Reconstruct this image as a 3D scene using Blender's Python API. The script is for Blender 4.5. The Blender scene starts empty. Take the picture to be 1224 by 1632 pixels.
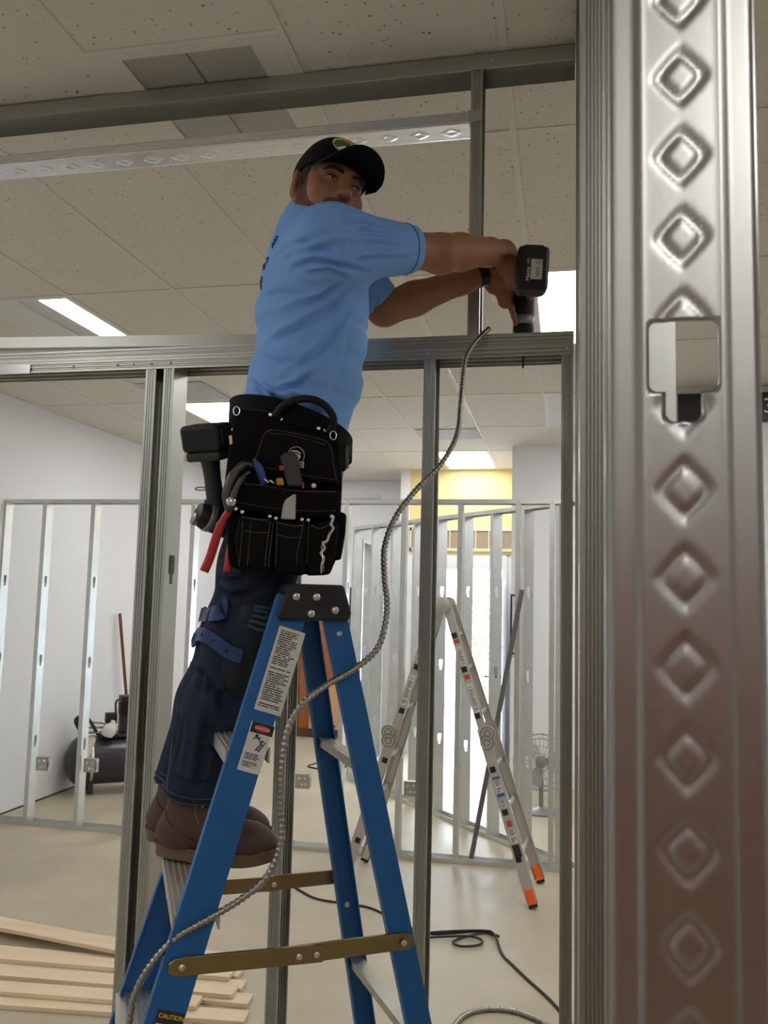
import bpy, bmesh, math, random
import numpy as np
from mathutils import Vector, Matrix

random.seed(7)
scene = bpy.context.scene
C = scene.collection

# ------------------------------------------------------------------ camera, world, lights, exposure
CAM_H, FPX = 1.80, 1360.0
YAW, PITCH, ROLL = (math.radians(a) for a in (12.08, 5.77, 1.41))
fw = np.array([-math.sin(YAW) * math.cos(PITCH), math.cos(YAW) * math.cos(PITCH), math.sin(PITCH)])
rt0 = np.array([math.cos(YAW), math.sin(YAW), 0.0])
up0 = np.cross(rt0, fw)
RT = rt0 * math.cos(ROLL) + up0 * math.sin(ROLL)
UP = up0 * math.cos(ROLL) - rt0 * math.sin(ROLL)
FW = fw
EYE = np.array([0, 0, CAM_H])
cam_data = bpy.data.cameras.new('camera')
cam = bpy.data.objects.new('camera', cam_data)
C.objects.link(cam)
cam.matrix_world = Matrix(((RT[0], UP[0], -FW[0], 0), (RT[1], UP[1], -FW[1], 0), (RT[2], UP[2], -FW[2], CAM_H), (0, 0, 0, 1)))
cam_data.sensor_fit = 'VERTICAL'
cam_data.sensor_height = 36.0
cam_data.lens = FPX / 1632 * 36.0
cam_data.clip_start = 0.05
cam_data.dof.use_dof = True
cam_data.dof.focus_distance = 2.3
cam_data.dof.aperture_fstop = 18.0
scene.camera = cam

scene.view_settings.view_transform = 'Standard'
scene.view_settings.look = 'None'
scene.view_settings.gamma = 1.0
scene.view_settings.use_curve_mapping = False
scene.view_settings.exposure = 0.08

world = bpy.data.worlds.new('world')
scene.world = world
world.use_nodes = True
bg = world.node_tree.nodes['Background']
bg.inputs[0].default_value = (0.76, 0.87, 1.0, 1)
bg.inputs[1].default_value = 19.0

LIGHT_ON = 11.5        # radiance of a lit fluorescent lens


def ray(px, py):
    return RT * (px - 612) / FPX - UP * (py - 816) / FPX + FW


def at(px, py, d):
    """world point seen at that pixel of the photograph, d metres in front of the camera"""
    return EYE + ray(px, py) * d


def on(px, py, axis, v):
    """point of the plane axis = v (0 X, 1 Y, 2 Z) on that sight line"""
    r = ray(px, py)
    return EYE + r * (v - EYE[axis]) / r[axis]


# ------------------------------------------------------------------ materials
MATS = {}


def mat(name, col, rough=0.6, metal=0.0, noise=None, bump=None, emit=None, spec=None, extra=None, coat=0):
    """noise = (scale, amount, second colour, detail); bump = (scale, strength, distance)"""
    m = bpy.data.materials.new(name)
    m.use_nodes = True
    nt = m.node_tree
    b = nt.nodes['Principled BSDF']
    b.inputs['Base Color'].default_value = (*col, 1)
    b.inputs['Roughness'].default_value = rough
    b.inputs['Metallic'].default_value = metal
    if spec is not None:
        b.inputs['Specular IOR Level'].default_value = spec
    if coat:
        b.inputs['Coat Weight'].default_value = coat
    tc = nt.nodes.new('ShaderNodeTexCoord')
    if noise:
        s, amt, c2 = noise[:3]
        n = nt.nodes.new('ShaderNodeTexNoise')
        n.inputs['Scale'].default_value = s if not isinstance(s, tuple) else 1.0
        n.inputs['Detail'].default_value = 5
        src = tc.outputs['Object']
        if isinstance(s, tuple):
            mp = nt.nodes.new('ShaderNodeMapping')
            mp.inputs['Scale'].default_value = s
            nt.links.new(src, mp.inputs[0])
            src = mp.outputs[0]
        nt.links.new(src, n.inputs['Vector'])
        r = nt.nodes.new('ShaderNodeValToRGB')
        r.color_ramp.elements[0].position = 0.5 - amt
        r.color_ramp.elements[1].position = 0.5 + amt
        r.color_ramp.elements[0].color = (*col, 1)
        r.color_ramp.elements[1].color = (*c2, 1)
        nt.links.new(n.outputs['Fac'], r.inputs[0])
        nt.links.new(r.outputs[0], b.inputs['Base Color'])
    if bump:
        s, st, dist = bump
        n2 = nt.nodes.new('ShaderNodeTexNoise')
        n2.inputs['Scale'].default_value = s if not isinstance(s, tuple) else 1.0
        n2.inputs['Detail'].default_value = 4
        src = tc.outputs['Object']
        if isinstance(s, tuple):
            mp = nt.nodes.new('ShaderNodeMapping')
            mp.inputs['Scale'].default_value = s
            nt.links.new(src, mp.inputs[0])
            src = mp.outputs[0]
        nt.links.new(src, n2.inputs['Vector'])
        bp = nt.nodes.new('ShaderNodeBump')
        bp.inputs['Strength'].default_value = st
        bp.inputs['Distance'].default_value = dist
        nt.links.new(n2.outputs['Fac'], bp.inputs['Height'])
        nt.links.new(bp.outputs[0], b.inputs['Normal'])
    if emit:
        b.inputs['Emission Color'].default_value = (*emit[0], 1)
        b.inputs['Emission Strength'].default_value = emit[1]
    if extra:
        extra(nt, b, tc)
    MATS[name] = m
    return m


def galv_extra(rough, spangle):
    def f(nt, b, tc):
        n = nt.nodes.new('ShaderNodeTexNoise')
        mp = nt.nodes.new('ShaderNodeMapping')
        mp.inputs['Scale'].default_value = (260, 260, 1.5)
        nt.links.new(tc.outputs['Object'], mp.inputs[0])
        nt.links.new(mp.outputs[0], n.inputs['Vector'])
        n.inputs['Scale'].default_value = 1.0
        n.inputs['Detail'].default_value = 6
        mr = nt.nodes.new('ShaderNodeMapRange')
        mr.inputs['To Min'].default_value = rough - spangle
        mr.inputs['To Max'].default_value = rough + spangle
        nt.links.new(n.outputs['Fac'], mr.inputs['Value'])
        nt.links.new(mr.outputs[0], b.inputs['Roughness'])
    return f


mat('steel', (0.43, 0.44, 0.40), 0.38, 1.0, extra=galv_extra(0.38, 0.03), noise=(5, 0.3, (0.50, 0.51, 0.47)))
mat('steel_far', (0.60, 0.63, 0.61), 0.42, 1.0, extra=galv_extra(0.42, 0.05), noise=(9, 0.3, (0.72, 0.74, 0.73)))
mat('steel_near', (0.37, 0.365, 0.35), 0.34, 1.0, extra=galv_extra(0.36, 0.04), bump=(700, 0.06, 0.0004))
mat('steel_shiny', (0.70, 0.70, 0.72), 0.22, 1.0)
mat('aluminium', (0.62, 0.60, 0.56), 0.42, 0.85, bump=((300, 300, 20), 0.1, 0.0005))
mat('rivet', (0.62, 0.62, 0.6), 0.35, 1.0)
mat('wall_white', (0.79, 0.795, 0.82), 0.75, noise=(1.5, 0.4, (0.76, 0.765, 0.79)), bump=(90, 0.12, 0.002))
mat('wall_yellow', (0.80, 0.64, 0.30), 0.75, noise=(2.5, 0.4, (0.76, 0.60, 0.28)))
mat('wall_grey', (0.62, 0.61, 0.60), 0.8, noise=(2, 0.4, (0.58, 0.57, 0.56)))
mat('trim_white', (0.75, 0.75, 0.77), 0.5)
mat('trim_beige', (0.70, 0.62, 0.48), 0.6)
mat('door_white', (0.80, 0.79, 0.76), 0.5)
mat('reflection_brown', (0.42, 0.15, 0.065), 0.45, noise=((14, 14, 1.2), 0.3, (0.32, 0.11, 0.045)))
mat('vent_mesh', (0.34, 0.27, 0.19), 0.8)
mat('lens_on', (0.9, 0.9, 0.9), 0.4, emit=((1.0, 0.985, 0.955), LIGHT_ON))
mat('lens_off', (0.62, 0.62, 0.60), 0.35, bump=(400, 0.3, 0.001))
mat('reflector', (0.72, 0.72, 0.70), 0.35)
mat('outside_ground', (0.55, 0.53, 0.50), 0.9)
mat('hedge_leaf', (0.12, 0.22, 0.05), 0.6)
mat('planter', (0.55, 0.48, 0.40), 0.8)


def tile_extra(nt, b, tc):
    # fissured acoustic tile: sparse dark pinholes and short worm marks
    geo = nt.nodes.new('ShaderNodeNewGeometry')
    v = nt.nodes.new('ShaderNodeTexVoronoi')
    v.inputs['Scale'].default_value = 62
    v.inputs['Randomness'].default_value = 1.0
    nz = nt.nodes.new('ShaderNodeTexNoise')
    nz.inputs['Scale'].default_value = 45
    nt.links.new(geo.outputs['Position'], nz.inputs['Vector'])
    mx = nt.nodes.new('ShaderNodeMixRGB')
    mx.inputs[0].default_value = 0.02
    nt.links.new(geo.outputs['Position'], mx.inputs[1])
    nt.links.new(nz.outputs['Color'], mx.inputs[2])
    nt.links.new(mx.outputs[0], v.inputs['Vector'])
    # size of each hole varies with the cell colour
    sep = nt.nodes.new('ShaderNodeSeparateColor')
    nt.links.new(v.outputs['Color'], sep.inputs[0])
    ma = nt.nodes.new('ShaderNodeMath')
    ma.operation = 'MULTIPLY'
    ma.inputs[1].default_value = 0.24
    nt.links.new(sep.outputs[0], ma.inputs[0])
    lt = nt.nodes.new('ShaderNodeMath')
    lt.operation = 'LESS_THAN'
    nt.links.new(v.outputs['Distance'], lt.inputs[0])
    nt.links.new(ma.outputs[0], lt.inputs[1])
    g = nt.nodes.new('ShaderNodeMath')
    g.operation = 'GREATER_THAN'
    g.inputs[1].default_value = 0.35
    nt.links.new(sep.outputs[1], g.inputs[0])
    mu = nt.nodes.new('ShaderNodeMath')
    mu.operation = 'MULTIPLY'
    nt.links.new(lt.outputs[0], mu.inputs[0])
    nt.links.new(g.outputs[0], mu.inputs[1])
    mc = nt.nodes.new('ShaderNodeMixRGB')
    mc.inputs[1].default_value = (0.68, 0.645, 0.57, 1)
    mc.inputs[2].default_value = (0.20, 0.18, 0.14, 1)
    nt.links.new(mu.outputs[0], mc.inputs[0])
    nt.links.new(mc.outputs[0], b.inputs['Base Color'])


mat('ceiling_tile', (0.66, 0.62, 0.53), 0.9, extra=tile_extra)
mat('ceiling_bar', (0.66, 0.63, 0.56), 0.55)
mat('ceiling_patch', (0.50, 0.50, 0.52), 0.8)


def perf_extra(nt, b, tc):
    mp = nt.nodes.new('ShaderNodeMapping')
    mp.inputs['Scale'].default_value = (160, 160, 160)
    nt.links.new(tc.outputs['Object'], mp.inputs[0])
    v = nt.nodes.new('ShaderNodeTexVoronoi')
    v.inputs['Randomness'].default_value = 0.0
    v.inputs['Scale'].default_value = 1.0
    v.voronoi_dimensions = '2D'
    nt.links.new(mp.outputs[0], v.inputs['Vector'])
    lt = nt.nodes.new('ShaderNodeMath')
    lt.operation = 'LESS_THAN'
    lt.inputs[1].default_value = 0.36
    nt.links.new(v.outputs['Distance'], lt.inputs[0])
    mc = nt.nodes.new('ShaderNodeMixRGB')
    mc.inputs[1].default_value = (0.58, 0.56, 0.50, 1)
    mc.inputs[2].default_value = (0.10, 0.10, 0.09, 1)
    nt.links.new(lt.outputs[0], mc.inputs[0])
    nt.links.new(mc.outputs[0], b.inputs['Base Color'])


mat('perforated', (0.5, 0.5, 0.45), 0.5, extra=perf_extra)


def floor_extra(nt, b, tc):
    geo = nt.nodes.new('ShaderNodeNewGeometry')
    n1 = nt.nodes.new('ShaderNodeTexNoise')
    n1.inputs['Scale'].default_value = 1.1
    n1.inputs['Detail'].default_value = 8
    n1.inputs['Roughness'].default_value = 0.62
    nt.links.new(geo.outputs['Position'], n1.inputs['Vector'])
    r = nt.nodes.new('ShaderNodeValToRGB')
    e = r.color_ramp.elements
    e[0].position = 0.30
    e[0].color = (0.39, 0.335, 0.235, 1)
    e[1].position = 0.72
    e[1].color = (0.54, 0.475, 0.355, 1)
    nt.links.new(n1.outputs['Fac'], r.inputs[0])
    n2 = nt.nodes.new('ShaderNodeTexNoise')
    n2.inputs['Scale'].default_value = 14
    n2.inputs['Detail'].default_value = 6
    nt.links.new(geo.outputs['Position'], n2.inputs['Vector'])
    r2 = nt.nodes.new('ShaderNodeValToRGB')
    r2.color_ramp.elements[0].position = 0.66
    r2.color_ramp.elements[1].position = 0.80
    r2.color_ramp.elements[0].color = (0, 0, 0, 1)
    r2.color_ramp.elements[1].color = (0.6, 0.6, 0.6, 1)
    nt.links.new(n2.outputs['Fac'], r2.inputs[0])
    mc = nt.nodes.new('ShaderNodeMixRGB')
    mc.inputs[2].default_value = (0.60, 0.58, 0.52, 1)
    nt.links.new(r2.outputs[0], mc.inputs[0])
    nt.links.new(r.outputs[0], mc.inputs[1])
    nt.links.new(mc.outputs[0], b.inputs['Base Color'])
    mr = nt.nodes.new('ShaderNodeMapRange')
    mr.inputs['To Min'].default_value = 0.38
    mr.inputs['To Max'].default_value = 0.62
    nt.links.new(n1.outputs['Fac'], mr.inputs['Value'])
    nt.links.new(mr.outputs[0], b.inputs['Roughness'])
    bp = nt.nodes.new('ShaderNodeBump')
    bp.inputs['Strength'].default_value = 0.15
    bp.inputs['Distance'].default_value = 0.004
    nt.links.new(n2.outputs['Fac'], bp.inputs['Height'])
    nt.links.new(bp.outputs[0], b.inputs['Normal'])


mat('concrete', (0.48, 0.42, 0.31), 0.5, extra=floor_extra)


# ------------------------------------------------------------------ mesh helpers
ORG = {}


def org(o):
    return ORG.get(o.name, np.zeros(3)) if o else np.zeros(3)


def tag(o, label=None, cat=None, group=None, kind=None):
    if label:
        o['label'] = label
    if cat:
        o['category'] = cat
    if group:
        o['group'] = group
    if kind:
        o['kind'] = kind
    return o


def thing(name, loc, label, cat, group=None):
    o = bpy.data.objects.new(name, None)
    o.empty_display_size = 0.1
    C.objects.link(o)
    o.location = [float(v) for v in loc]
    ORG[o.name] = np.array(loc, float)
    return tag(o, label, cat, group)


def frame3(d, hint=(0, 0, 1)):
    d = np.array(d, float)
    d = d / np.linalg.norm(d)
    h = np.array(hint, float)
    if abs(d @ h) > 0.98:
        h = np.array([1.0, 0, 0])
    a = np.cross(h, d)
    a /= np.linalg.norm(a)
    b = np.cross(d, a)
    return a, b, d


def unit(v):
    v = np.array(v, float)
    return v / np.linalg.norm(v)


class MB:
    """collects geometry in world space; build() links it as one mesh object"""

    def __init__(self, M=None):
        self.v, self.f = [], []
        self.M = M          # optional 3x4: local -> world

    def add(self, vs, fs):
        n = len(self.v)
        for p in vs:
            p = np.asarray(p, float)
            if self.M is not None:
                p = self.M[:, :3] @ p + self.M[:, 3]
            self.v.append(p)
        for f in fs:
            self.f.append([n + i for i in f])
        return self

    def box(self, c, s, ax=None):
        c = np.array(c, float)
        h = np.array(s, float) / 2
        A = np.eye(3) if ax is None else np.array(ax, float)   # rows = axes
        vs = []
        for k in (-1, 1):
            for j in (-1, 1):
                for i in (-1, 1):
                    vs.append(c + A[0] * i * h[0] + A[1] * j * h[1] + A[2] * k * h[2])
        return self.add(vs, [(0, 2, 3, 1), (4, 5, 7, 6), (0, 1, 5, 4), (2, 6, 7, 3), (0, 4, 6, 2), (1, 3, 7, 5)])

    def bb(self, lo, hi):
        lo = np.array(lo, float)
        hi = np.array(hi, float)
        return self.box((lo + hi) / 2, hi - lo)

    def prism(self, poly, o, a, b, n, t):
        """polygon of (u,v) in plane o + u a + v b, thickness t along n (both sides closed)"""
        o, a, b, n = (np.array(x, float) for x in (o, a, b, n))
        k = len(poly)
        vs = [o + a * u + b * v for u, v in poly] + [o + a * u + b * v + n * t for u, v in poly]
        fs = [tuple(range(k))[::-1], tuple(range(k, 2 * k))]
        fs += [(i, (i + 1) % k, k + (i + 1) % k, k + i) for i in range(k)]
        return self.add(vs, fs)

    def tube(self, path, r, n=10, cap=True, close=False):
        path = [np.array(p, float) for p in path]
        m = len(path)
        rr = r if hasattr(r, '__len__') else [r] * m
        rings = []
        prev = None
        for i in range(m):
            if close:
                t = path[(i + 1) % m] - path[i - 1]
            else:
                t = path[min(i + 1, m - 1)] - path[max(i - 1, 0)]
            t = t / (np.linalg.norm(t) + 1e-12)
            if prev is None:
                a, b, _ = frame3(t)
            else:
                a = prev - t * (prev @ t)
                a /= np.linalg.norm(a) + 1e-12
                b = np.cross(t, a)
            prev = a
            rings.append([path[i] + rr[i] * (a * math.cos(2 * math.pi * k / n) + b * math.sin(2 * math.pi * k / n)) for k in range(n)])
        vs = [p for q in rings for p in q]
        fs = []
        for i in range(m if close else m - 1):
            j = (i + 1) % m
            for k in range(n):
                fs.append((i * n + k, i * n + (k + 1) % n, j * n + (k + 1) % n, j * n + k))
        if cap and not close:
            fs.append(tuple(range(n))[::-1])
            fs.append(tuple(range((m - 1) * n, m * n)))
        return self.add(vs, fs)

    def lathe(self, prof, o, d, n=20, hint=(0, 0, 1)):
        """prof = [(radius, height)] turned about o + h d"""
        a, b, d = frame3(d, hint)
        o = np.array(o, float)
        vs, fs = [], []
        for r, h in prof:
            for k in range(n):
                t = 2 * math.pi * k / n
                vs.append(o + d * h + r * (a * math.cos(t) + b * math.sin(t)))
        m = len(prof)
        for i in range(m - 1):
            for k in range(n):
                fs.append((i * n + k, i * n + (k + 1) % n, (i + 1) * n + (k + 1) % n, (i + 1) * n + k))
        fs.append(tuple(range(n))[::-1])
        fs.append(tuple(range((m - 1) * n, m * n)))
        return self.add(vs, fs)

    def build(self, name, m, parent=None, smooth=False, bevel=0, solid=0, seg=2, angle=40):
        me = bpy.data.meshes.new(name)
        o0 = org(parent)
        me.from_pydata([tuple(p - o0) for p in self.v], [], [tuple(f) for f in self.f])
        me.update()
        ob = bpy.data.objects.new(name, me)
        C.objects.link(ob)
        if m:
            me.materials.append(MATS[m] if isinstance(m, str) else m)
        if parent:
            ob.parent = parent
        ORG[ob.name] = o0
        if solid:
            md = ob.modifiers.new('solid', 'SOLIDIFY')
            md.thickness = solid
            md.offset = 0
        if bevel:
            md = ob.modifiers.new('bevel', 'BEVEL')
            md.width = bevel
            md.segments = seg
            md.limit_method = 'ANGLE'
            md.angle_limit = math.radians(40)
        if smooth:
            for p in me.polygons:
                p.use_smooth = True
            if smooth != 'all':
                try:
                    me.set_sharp_from_angle(angle=math.radians(angle))
                except Exception:
                    pass
        return ob


def catmull(pts, n=8, close=False):
    P = [np.array(p, float) for p in pts]
    out = []
    m = len(P)
    rng = range(m) if close else range(m - 1)
    for i in rng:
        if close:
            a, b, c, d = P[i - 1], P[i], P[(i + 1) % m], P[(i + 2) % m]
        else:
            a, b, c, d = P[max(i - 1, 0)], P[i], P[i + 1], P[min(i + 2, m - 1)]
        for k in range(n):
            t = k / n
            out.append(0.5 * ((2 * b) + (-a + c) * t + (2 * a - 5 * b + 4 * c - d) * t * t + (-a + 3 * b - 3 * c + d) * t ** 3))
    if not close:
        out.append(P[-1])
    return out


def structure(o):
    o['kind'] = 'structure'
    return o


def text_mesh(name, body, size, o, a, b, m, parent, lift=0.0004, align='CENTER', bold=0.0):
    """flat lettering in the plane o + u a + v b"""
    cu = bpy.data.curves.new(name, 'FONT')
    cu.body = body
    cu.size = size
    cu.align_x = align
    cu.align_y = 'CENTER'
    cu.offset = bold
    tmp = bpy.data.objects.new(name, cu)
    C.objects.link(tmp)
    dg = bpy.context.evaluated_depsgraph_get()
    me = bpy.data.meshes.new_from_object(tmp.evaluated_get(dg))
    bpy.data.objects.remove(tmp)
    a, b = unit(a), unit(b)
    n = np.cross(a, b)
    o = np.array(o, float)
    o0 = org(parent)
    for v in me.vertices:
        v.co = Vector(o + a * v.co.x + b * v.co.y + n * lift - o0)
    me.materials.clear()
    me.materials.append(MATS[m])
    ob = bpy.data.objects.new(name, me)
    C.objects.link(ob)
    ob.parent = parent
    ORG[ob.name] = o0
    return ob
# ------------------------------------------------------------------ the room
CEIL = 3.36
XL, XR, YB, YF = -4.42, 4.2, -2.2, 11.0


def wall(name, lo, hi, m):
    return structure(MB().bb(lo, hi).build(name, m))


floor = structure(MB().bb((XL - 0.2, YB - 0.2, -0.12), (XR + 0.2, YF + 0.2, 0)).build('floor', 'concrete'))
wall('wall_left', (XL - 0.12, YB, 0), (XL, YF, CEIL + 0.06), 'wall_white')
wall('wall_right', (XR, YB, 0), (XR + 0.12, YF, CEIL + 0.06), 'wall_white')
mat('gap_dark', (0.05, 0.045, 0.035), 0.9)
structure(MB().bb((XL, YB, 0.0), (XL + 0.006, YF, 0.012)).build('gap_strip_left', 'gap_dark'))  # dark-coloured strip standing in for the crack along the wall's foot
# far wall: white part, a return, the yellow part with the glazed doorway, and the boxed-out part on the right
wall('wall_back', (XL, YF, 0), (-1.85, YF + 0.12, CEIL + 0.06), 'wall_white')
wall('wall_back_return', (-1.97, 10.15, 0), (-1.85, YF, CEIL + 0.06), 'wall_white')
DY = 10.15
DX0, DX1, DZ = -1.60, -0.72, 2.17
yw = structure(MB().bb((-1.85, DY, DZ + 0.16), (-0.40, DY + 0.12, CEIL + 0.06)).build('wall_back_yellow', 'wall_yellow'))
structure(MB().bb((-1.85, DY, 0), (DX0 - 0.14, DY + 0.12, DZ + 0.16)).bb((DX1 + 0.02, DY, 0), (-0.40, DY + 0.12, DZ + 0.16)).build('wall_back_door', 'wall_white'))
structure(MB().bb((-0.53, 8.62, 0), (XR, 11.1, CEIL + 0.06)).build('wall_back_block', 'wall_white'))
wall('wall_partition', (0.55, 6.35, 0), (XR, 6.45, CEIL + 0.06), 'wall_white')
structure(MB().bb((0.55, 6.34, 3.10), (XR, 6.35, 3.20)).build('trim_1', 'wall_grey'))
# wall behind the camera; unseen brown panel added to colour the near stud's reflection
wall('wall_front', (XL, YB - 0.12, 0), (XR, YB, CEIL + 0.06), 'wall_white')
d2 = structure(MB().bb((-0.6, YB, 0), (1.9, YB + 0.05, 2.12)).build('reflection_panel', 'reflection_brown', bevel=0.004))
for x0 in (-0.5, 0.27, 1.06):
    for z0, z1 in ((0.2, 1.1), (1.25, 2.0)):
        MB().bb((x0, YB + 0.05, z0), (x0 + 0.69, YB + 0.062, z1)).build('panel', 'reflection_brown', d2, bevel=0.008)

# ceiling: slab above, exposed grid bars, tiles laid in the grid
ceiling = structure(MB().bb((XL - 0.2, YB - 0.2, CEIL + 0.06), (XR + 0.2, YF + 0.2, CEIL + 0.16)).build('ceiling', 'wall_grey'))
GX = [-0.175 + 0.605 * k for k in range(-7, 8)]
GY = [2.73 + 1.22 * k for k in range(-6, 8)]
GX = [x for x in GX if x < XR + 0.1]
gx_all = GX + [XR]
BW = 0.022
bar_me = {}
for x in GX:
    MB().bb((x - BW / 2, YB, CEIL - 0.002), (x + BW / 2, YF, CEIL + 0.035)).build('grid_bar', 'ceiling_bar', ceiling)
gy_all = [YB] + [y for y in GY if YB < y < YF] + [YF]
for y in gy_all[1:-1]:
    for i in range(len(gx_all) - 1):
        MB().bb((gx_all[i] + BW / 2, y - BW / 2, CEIL - 0.002), (gx_all[i + 1] - BW / 2, y + BW / 2, CEIL + 0.034)).build('grid_bar', 'ceiling_bar', ceiling)


def cell(px, py):
    p = on(px, py, 2, CEIL)
    i = max(k for k in range(len(gx_all) - 1) if gx_all[k] <= p[0])
    j = max(k for k in range(len(gy_all) - 1) if gy_all[k] <= p[1])
    return i, j


def jy(y):
    return max(k for k in range(len(gy_all) - 1) if gy_all[k] <= y)


def ix(x):
    return max(k for k in range(len(gx_all) - 1) if gx_all[k] <= x)


# troffers: (column X, row Y, state): which cells carry lights
TROF = [(-2.9, 4.5, 'half', 'half-lit ceiling light fixture above the left end of the header'),
        (0.12, 4.5, 'on', 'bright ceiling light fixture behind the drill battery'),
        (-2.9, 7.0, 'on', 'bright ceiling light fixture seen beside the holstered drill'),
        (-1.1, 9.4, 'on', 'bright ceiling light fixture against the yellow wall'),
        (0.12, 7.0, 'off', 'unlit ceiling light fixture near the top of the boxed wall'),
        (-2.9, 2.0, 'on', 'lit ceiling light fixture left of the framing'),
        (0.7, -1.5, 'on', 'lit ceiling light fixture behind the camera'),
        (-2.9, -0.9, 'on', 'lit ceiling light fixture behind the camera on the left'),
        (1.9, 4.5, 'on', 'lit ceiling light fixture right of the steel stud wall'),
        (1.9, 1.9, 'on', 'added unseen ceiling light over the room on the right'),  # added out of sight to brighten the man's front and arms
        (0.75, 7.0, 'on', 'added unseen ceiling light beyond the boxed wall corner'),  # hidden from view, put in to lift the far room
        (1.9, 7.0, 'on', 'added unseen ceiling light in the far bay right of the frames'),  # extra fill behind the partition, added to brighten the far walls
        (-2.9, 9.4, 'on', 'lit ceiling light fixture in the far left corner'),
        (3.1, -0.9, 'off', 'unlit ceiling light fixture behind the camera on the right')]
used = {}
for x, y, st, lab in TROF:
    used[(ix(x), jy(y))] = (st, lab)
grille_cells = {}
tile_cache = {}
gi, gj = ix(-1.1), jy(2.0)
for i in range(len(gx_all) - 1):
    for j in range(len(gy_all) - 1):
        x0, x1, y0, y1 = gx_all[i] + BW / 2, gx_all[i + 1] - BW / 2, gy_all[j] + BW / 2, gy_all[j + 1] - BW / 2
        if (i, j) in used:
            st, lab = used[(i, j)]
            cx, cy = (x0 + x1) / 2, (y0 + y1) / 2
            t = thing('ceiling_light', (cx, cy, CEIL), lab, 'light fixture', 'fluorescent ceiling fixtures')
            fr = MB()
            e = 0.022
            zt = CEIL + 0.055
            fr.bb((x0, y0, CEIL - 0.004), (x0 + e, y1, CEIL + 0.012)).bb((x1 - e, y0, CEIL - 0.004), (x1, y1, CEIL + 0.012))
            fr.bb((x0 + e, y0, CEIL - 0.004), (x1 - e, y0 + e, CEIL + 0.012)).bb((x0 + e, y1 - e, CEIL - 0.004), (x1 - e, y1, CEIL + 0.012))
            fr.build('frame', 'trim_white', t, bevel=0.002)
            MB().bb((x0, y0, zt - 0.004), (x1, y1, zt)).build('housing', 'reflector', t)
            if st == 'half':
                xm = x0 + 0.40
                MB().bb((xm, y0 + e, CEIL), (x1 - e, y1 - e, CEIL + 0.008)).build('lit_lens', 'lens_on', t)
                # open half: sloping reflector flanks, a lamp tube and louvre rails
                MB().add([(x0 + e, y0 + e, CEIL + 0.003), (x0 + e, y1 - e, CEIL + 0.003), (x0 + 0.13, y1 - e, CEIL + 0.05), (x0 + 0.13, y0 + e, CEIL + 0.05)], [(0, 1, 2, 3)]).build('reflector', 'reflector', t, solid=0.001)
                MB().add([(xm - 0.01, y0 + e, CEIL + 0.003), (xm - 0.01, y1 - e, CEIL + 0.003), (xm - 0.10, y1 - e, CEIL + 0.05), (xm - 0.10, y0 + e, CEIL + 0.05)], [(0, 3, 2, 1)]).build('reflector', 'reflector', t, solid=0.001)
                MB().tube([(x0 + 0.2, y0 + e, CEIL + 0.025), (x0 + 0.2, y1 - e, CEIL + 0.025)], 0.013, 12).build('lamp_tube', 'trim_white', t, smooth=True)
                MB().bb((xm - 0.012, y0 + e, CEIL - 0.006), (xm, y1 - e, CEIL + 0.01)).build('rail', 'trim_white', t)
            else:
                MB().bb((x0 + e, y0 + e, CEIL), ((x0 + x1) / 2 - 0.006, y1 - e, CEIL + 0.008)).build('lens', 'lens_on' if st == 'on' else 'lens_off', t)
                MB().bb(((x0 + x1) / 2 + 0.006, y0 + e, CEIL), (x1 - e, y1 - e, CEIL + 0.008)).build('lens', 'lens_on' if st == 'on' else 'lens_off', t)
                MB().bb(((x0 + x1) / 2 - 0.006, y0 + e, CEIL - 0.005), ((x0 + x1) / 2 + 0.006, y1 - e, CEIL + 0.012)).build('rail', 'trim_white', t)
            continue
        if (i, j) == (gi, gj):
            # the near half of the cell is a tile, the far half a perforated return grille
            ym = y1 - 0.60
            MB().bb((x0, y0, CEIL + 0.001), (x1, ym - 0.02, CEIL + 0.016)).build('ceiling_tile', 'ceiling_tile', ceiling)
            MB().bb((x0, ym - 0.02, CEIL - 0.002), (x1, ym, CEIL + 0.03)).build('grid_bar', 'ceiling_bar', ceiling)
            g = thing('return_air_grille', ((x0 + x1) / 2, (ym + y1) / 2, CEIL), 'perforated metal return air grille set in the ceiling', 'grille')
            e = 0.03
            MB().bb((x0, ym, CEIL - 0.003), (x0 + 3 * e, y1, CEIL + 0.01)).bb((x1 - 3 * e, ym, CEIL - 0.003), (x1, y1, CEIL + 0.01)).bb((x0 + 3 * e, ym, CEIL - 0.003), (x1 - 3 * e, ym + e, CEIL + 0.01)).bb((x0 + 3 * e, y1 - e, CEIL - 0.003), (x1 - 3 * e, y1, CEIL + 0.01)).build('frame', 'ceiling_bar', g)
            MB().bb((x0 + 3 * e, ym + e, CEIL + 0.002), ((x0 + x1) / 2 - 0.003, y1 - e, CEIL + 0.008)).build('perforated_panel', 'perforated', g)
            MB().bb(((x0 + x1) / 2 + 0.003, ym + e, CEIL + 0.002), (x1 - 3 * e, y1 - e, CEIL + 0.008)).build('perforated_panel', 'perforated', g)
            continue
        dz = random.uniform(0, 0.002)
        m = 'ceiling_tile'
        o = MB().bb((x0, y0, CEIL + 0.001 + dz), (x1, y1, CEIL + 0.016 + dz)).build('ceiling_tile', m, ceiling)
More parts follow.
